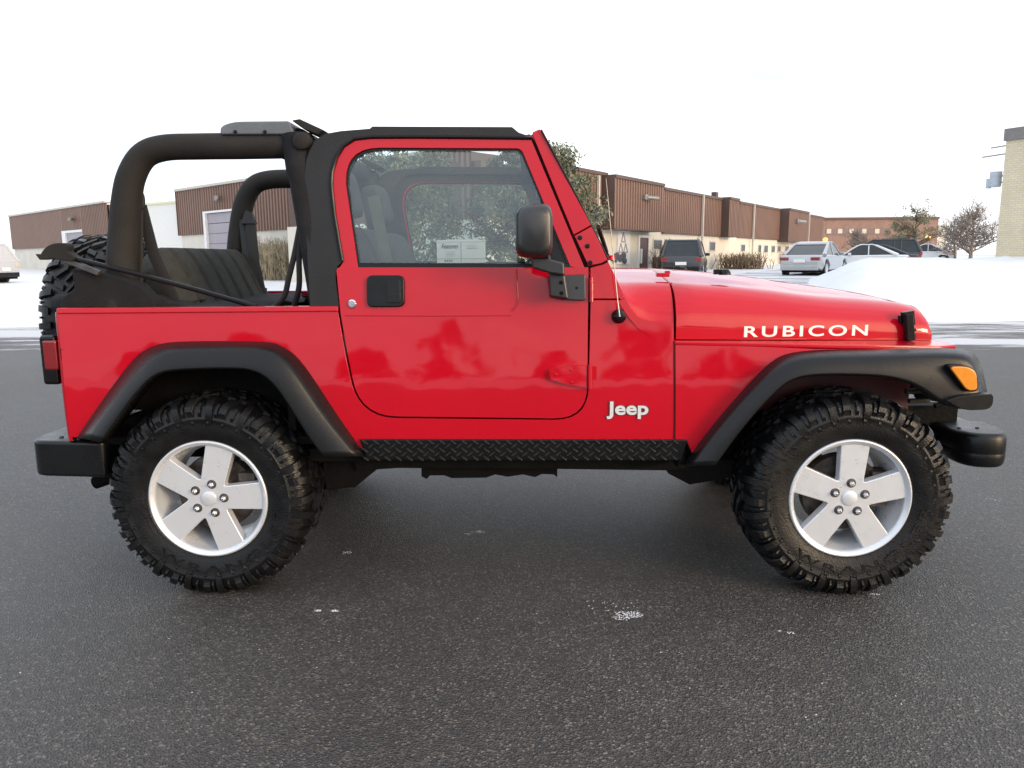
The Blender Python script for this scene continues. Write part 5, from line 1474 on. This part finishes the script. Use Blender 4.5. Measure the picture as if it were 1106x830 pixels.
M_cgrey = mat('dull_white_van_paint', (0.47, 0.48, 0.50), 0.5, var=0.05)
M_cdark = mat('dark_grey_car_paint', (0.030, 0.033, 0.036), 0.3, 0.2, coat=0.9, var=0.08)
M_cblue = mat('dark_blue_car_paint', (0.02, 0.025, 0.04), 0.3, 0.2, coat=0.9, var=0.08)
M_cmar = mat('maroon_car_paint', (0.22, 0.035, 0.03), 0.3, 0.2, coat=0.9, var=0.08)
car('parked_car', 8.15, 36.0, (0.30, 0.954), 4.45, 1.84, 1.72, 'suv', M_cdark, 'dark grey sport utility car seen from behind, parked by the entrance door')
car('parked_car', 13.75, 34.8, (0.60, 0.80), 4.7, 1.84, 1.47, 'sedan', M_csilver, 'silver saloon seen from behind on the slushy driveway', zoff=0.12)
car('parked_car', 19.6, 43.0, (-0.93, 0.36), 4.7, 1.82, 1.50, 'sedan', M_cwhite, 'white saloon seen side on, half hidden behind the snow bank', zoff=-0.02)
car('parked_car', 21.6, 45.5, (-0.90, 0.43), 4.5, 1.82, 1.44, 'sedan', M_cblue, 'dark blue low car just behind the white saloon', zoff=0.0)
car('parked_car', 23.2, 48.5, (-0.90, 0.44), 4.7, 1.9, 1.78, 'suv', M_cdark, 'dark sport utility car with roof rails behind the low blue car', zoff=0.0)
car('parked_car', 33.2, 62.0, (-0.9, 0.43), 4.5, 1.82, 1.50, 'sedan', M_cwhite, 'small white car farthest along, near the orange lamp', zoff=0.0)
car('parked_van', -24.3, 33.5, (-1.0, 0.05), 4.7, 1.9, 1.76, 'suv', M_cgrey, 'white windowless van cut off by the left edge of the photo', glass=M_cgrey)

# ================================================================== trees and shrubs
def leaf_mat(name, c, var=0.3):
    m = mat(name, c, 0.6, var=var, vscale=1.3, spec=0.3)
    nt = m.node_tree; p = nt.nodes['Principled BSDF']
    return m
M_bark = mat('bark', (0.085, 0.065, 0.05), 0.9, var=0.3, vscale=6, bump=0.6, bscale=20)
M_leafA = leaf_mat('leaf_olive', (0.145, 0.165, 0.10)); M_leafB = leaf_mat('leaf_dark', (0.105, 0.125, 0.095)); M_leafC = leaf_mat('leaf_tan', (0.26, 0.225, 0.14))
M_grey = mat('grey_twig', (0.20, 0.165, 0.14), 0.9, var=0.3, vscale=3)
M_twig = mat('dry_twig', (0.19, 0.135, 0.085), 0.9, var=0.3, vscale=3)
def add_leaves(bm, c, r, n, size, mi, rg, flat=0.8):
    for _ in range(n):
        v = Vector((rg.gauss(0, 1), rg.gauss(0, 1), rg.gauss(0, 1))); v = v.normalized()*r*(rg.random()**0.45); v.z *= flat
        p = c+v
        a = Vector((rg.gauss(0, 1), rg.gauss(0, 1), rg.gauss(0, 1))).normalized(); b = a.orthogonal().normalized(); b.rotate(Matrix.Rotation(rg.random()*6.28, 3, a))
        s = size*rg.uniform(0.6, 1.3)
        f = bm.faces.new([bm.verts.new(p+a*s), bm.verts.new(p+b*s*0.45), bm.verts.new(p-a*s), bm.verts.new(p-b*s*0.45)])
        f.material_index = mi if rg.random() > 0.25 else rg.randrange(3)
def limbs(bm, base, h, r, rg, n, spread, lean=0.0):
    top = base+Vector((lean, 0, h)); tips = []
    trunk = [base+Vector((0, 0, -0.3)), base.lerp(top, 0.3)+Vector((rg.uniform(-.08, .08), rg.uniform(-.08, .08), 0)), base.lerp(top, 0.65)+Vector((rg.uniform(-.15, .15), rg.uniform(-.15, .15), 0)), top]
    P = catmull(trunk, 4); tube(bm, P, [r*(1-0.85*i/(len(P)-1)) for i in range(len(P))], 8)
    for k in range(n):
        t = rg.uniform(0.22, 0.95); s = base.lerp(top, t); a = rg.random()*2*PI
        L = spread*(1.15-t*0.75)*rg.uniform(0.6, 1.1)
        e = s+Vector((math.cos(a)*L, math.sin(a)*L, L*rg.uniform(0.25, 0.8)))
        m_ = s.lerp(e, 0.5)+Vector((rg.uniform(-.1, .1), rg.uniform(-.1, .1), -0.05*L))
        tube(bm, catmull([s, m_, e], 3), [r*0.4*(1-t*0.5)*q for q in (1, .9, .8, .65, .5, .35, .2)], 5)
        tips += [m_, e]
        for j in range(4):
            q = s.lerp(e, rg.uniform(0.35, 0.95)); e2 = q+Vector((rg.gauss(0, .35)*L, rg.gauss(0, .35)*L, rg.uniform(0.05, 0.5)*L))
            tube(bm, [q, e2], [r*0.13, r*0.05], 4); tips.append(e2)
    return tips
def bare_tree(name, cx, d, h, r, spread, n, label, m=M_bark, twigs=300, seed=1, cat='tree', group=None, tw=0.02, z0=0.0):
    rg = random.Random(seed); root = empty(name, gp(cx, d, gh(d)+z0)); tag(root, label, cat, group)
    bm = bmesh.new(); tips = limbs(bm, Vector((0, 0, 0)), h, r, rg, n, spread); obj('trunk', bm, m, root)
    bm = bmesh.new()
    for _ in range(twigs):
        q = rg.choice(tips); e = q+Vector((rg.gauss(0, .22)*spread, rg.gauss(0, .22)*spread, rg.gauss(0.12, .2)*spread))
        tube(bm, [q, q.lerp(e, .5)+Vector((rg.gauss(0, .03), rg.gauss(0, .03), 0)), e], [tw, tw*0.7, tw*0.4], 3)
    obj('twigs', bm, m, root, smooth=False)
    return root
# big evergreen in front of the building corner (behind the windshield)
rg = random.Random(11)
TC = (0.65, 21.0)
root = empty('leafy_tree', gp(TC[0], TC[1], gh(TC[1]))); tag(root, 'large olive-green tree with browning leaves behind the windshield', 'tree')
bm = bmesh.new(); tips = limbs(bm, Vector((0, 0, 0)), 3.4, 0.20, rg, 22, 2.0); obj('trunk', bm, M_bark, root)
bm = bmesh.new()
def crown_r(z):
    T = [(0.0, 1.1), (0.7, 1.3), (1.5, 1.45), (2.1, 1.75), (2.7, 1.9), (3.1, 1.65), (3.6, 1.15), (4.0, 0.7), (4.3, 0.12)]
    for (a, ra), (b, rb) in zip(T, T[1:]):
        if z <= b: return ra+(rb-ra)*max(0, (z-a)/(b-a))
    return 0.1
for k in range(260):
    z = 0.2+3.85*(rg.random()**0.85); R = crown_r(z)*(0.35+0.72*rg.random()**0.5); a = rg.random()*2*PI
    c = Vector((R*math.cos(a), R*math.sin(a), z+rg.uniform(-.1, .2)))
    mi = 0 if rg.random() < 0.5 else (1 if rg.random() < 0.75 else 2)
    add_leaves(bm, c, rg.uniform(0.18, 0.40), 82, 0.055, mi, rg)
for t in tips: add_leaves(bm, t, 0.28, 40, 0.055, rg.choice((0, 1, 2)), rg)
obj('crown', bm, [M_leafA, M_leafB, M_leafC], root, smooth=False, recalc=False)
# second, rounder evergreen beside it (seen through the door windows)
root = empty('leafy_tree', gp(-2.75, 20.2, gh(20.2))); tag(root, 'dense dark evergreen seen through both door windows', 'tree')
bm = bmesh.new(); tips = limbs(bm, Vector((0, 0, 0)), 3.3, 0.16, rg, 16, 1.5); obj('trunk', bm, M_bark, root)
bm = bmesh.new()
for k in range(210):
    z = 0.2+3.75*rg.random(); R = 1.5*(1-(max(0, z-1.8)/2.75)**2)**0.5*(0.4+0.65*rg.random()**0.5); a = rg.random()*2*PI
    add_leaves(bm, Vector((R*math.cos(a), R*math.sin(a), z)), rg.uniform(0.22, 0.4), 80, 0.055, 1 if rg.random() < 0.6 else 0, rg)
obj('crown', bm, [M_leafA, M_leafB, M_leafC], root, smooth=False, recalc=False)
# distant trees on the right
root = empty('leafy_tree', gp((982-553)/820*84, 84, gh(84))); tag(root, 'spreading thin-leaved tree rising over the far brick building', 'tree')
bm = bmesh.new(); tips = limbs(bm, Vector((0, 0, 0)), 5.4, 0.22, rg, 26, 3.2); obj('trunk', bm, M_bark, root)
bm = bmesh.new()
for k in range(70):
    z = rg.uniform(0.6, 5.0); R = 4.2*(1-max(0, z-1.5)/5.2)*rg.random()**0.5; a = rg.random()*2*PI
    add_leaves(bm, Vector((R*math.cos(a), R*math.sin(a), z)), rg.uniform(0.3, 0.6), 60, 0.10, 2 if rg.random() < 0.5 else 0, rg)
for t in tips[::2]: add_leaves(bm, t, 0.4, 16, 0.10, rg.choice((0, 2)), rg)
obj('crown', bm, [M_leafA, M_leafB, M_leafC], root, smooth=False, recalc=False)
bare_tree('bare_tree', (1043-553)/820*52, 52, 3.2, 0.16, 1.9, 26, 'fuller bare tree beside the yellow brick building', m=M_grey, twigs=1100, seed=4, tw=0.016)
bare_tree('bare_tree', (1026-553)/820*60, 60, 2.9, 0.13, 1.6, 20, 'thinner bare tree left of the fuller one by the brick building', m=M_grey, twigs=600, seed=9, tw=0.022)
bare_tree('bare_tree', (921-553)/820*86, 86, 2.6, 0.14, 2.0, 18, 'low bare tree in front of the far white windows', m=M_grey, twigs=500, seed=14, tw=0.03)
# dry shrubs
def shrub(cx, d, w, h, n, label, seed, m=M_twig, z0=0.1, t=0.014):
    rg = random.Random(seed); o_ = bmesh.new()
    for _ in range(n):
        b = Vector((rg.gauss(0, w*0.28), rg.gauss(0, 0.25), 0)); e = b+Vector((rg.gauss(0, 0.22)*h, rg.gauss(0, 0.2)*h, h*rg.uniform(0.5, 1.05)))
        tube(o_, [b, b.lerp(e, 0.5)+Vector((rg.gauss(0, .04), 0, 0)), e], [t, t*0.8, t*0.4], 3)
        for j in range(2):
            q = b.lerp(e, rg.uniform(0.4, 0.9)); tube(o_, [q, q+Vector((rg.gauss(0, .2), rg.gauss(0, .15), rg.uniform(0.1, .35)))], [t*0.6, t*0.3], 3)
    o = obj('dry_shrub', o_, m, smooth=False); o.location = gp(cx, d, gh(d)+z0)
    tag(o, label, 'shrub'); return o
q = fr(FR.px(800, 280, 1.6)[0], 1.6); shrub(q.x, q.y, 2.5, 0.95, 260, 'wide bare brown shrub against the cream wall between the two parked cars', 3, t=0.022)
q = fr(FR.px(868, 280, 1.6)[0], 1.6); shrub(q.x, q.y, 2.4, 1.0, 160, 'smaller bare brown shrub at the far end of the brown building, above the silver car', 5, t=0.025)
q = fr(FR.px(718, 280, 0.9)[0], 0.7); shrub(q.x, q.y, 0.8, 1.5, 70, 'upright dry shrub by the windows left of the dark car', 6, t=0.018)
M_dry = mat('dry_weeds', (0.36, 0.30, 0.20), 0.9, var=0.45, vscale=3)
def fl(s_, o_): return FL.o+FL.u*s_+FL.n*o_
for i, (px_, w, h) in enumerate(((290, 2.4, 1.9), (306, 2.2, 1.7))):
    q = fl(FL.px(px_, 270, 0.8)[0], 0.8)
    shrub(q.x, q.y, w, h, 420, ('tall tangle of dry tan weeds against the wall right of the garage door', 'second tangle of dry weeds, nearer the front roll bar')[i], 20+i, M_dry, t=0.016)
# unseen evergreens added behind the camera, shaped to mottle reflections in paint and glass
for i, (cx, d, h, w) in enumerate(((-34, -42, 3.6, 6), (-26, -44, 2.8, 6), (-19, -42, 3.9, 5.5), (-12, -45, 2.6, 6), (-6, -42, 3.3, 5), (0.5, -45, 2.5, 6), (6, -42, 4.0, 5), (12, -44, 2.7, 6), (19, -42, 3.6, 6), (27, -44, 3.0, 6), (36, -42, 3.7, 6))):
    root = empty('reflected_evergreen', gp(cx, d, 0.3)); tag(root, 'unseen bushy evergreen behind the camera, added for the reflections in the paint', 'tree', 'unseen evergreens behind the camera')
    bm = bmesh.new(); tips = limbs(bm, Vector((0, 0, 0)), h*0.8, 0.2, rg, 8, w*0.5); obj('trunk', bm, M_bark, root)
    bm = bmesh.new()
    for k in range(46):
        z = h*(0.08+0.9*rg.random()); R = w*0.55*(1-z/h*0.75)*rg.random()**0.5; a = rg.random()*2*PI
        add_leaves(bm, Vector((R*math.cos(a), R*math.sin(a), z)), rg.uniform(0.4, 0.8), 40, 0.2, 1, rg)
    obj('crown', bm, [M_leafA, M_leafB, M_leafC], root, smooth=False, recalc=False)
bm = bmesh.new()
loft(bm, [[gp(c, -17-dd+(5.0*fbm(c, 1.0, 0.22)+1.5*fbm(c, 2.0, 0.9) if k < 4 else 0), (-0.1, 0.2, 0.6, 0.4, 0.3)[k]+0.4*fbm(c, dd, 0.4)) for c in [-60+1.0*i for i in range(121)]] for k, dd in enumerate((0, 1.2, 3, 6, 60))])
tag(obj('snow_field', bm, M_snow, angle=80), kind='structure')
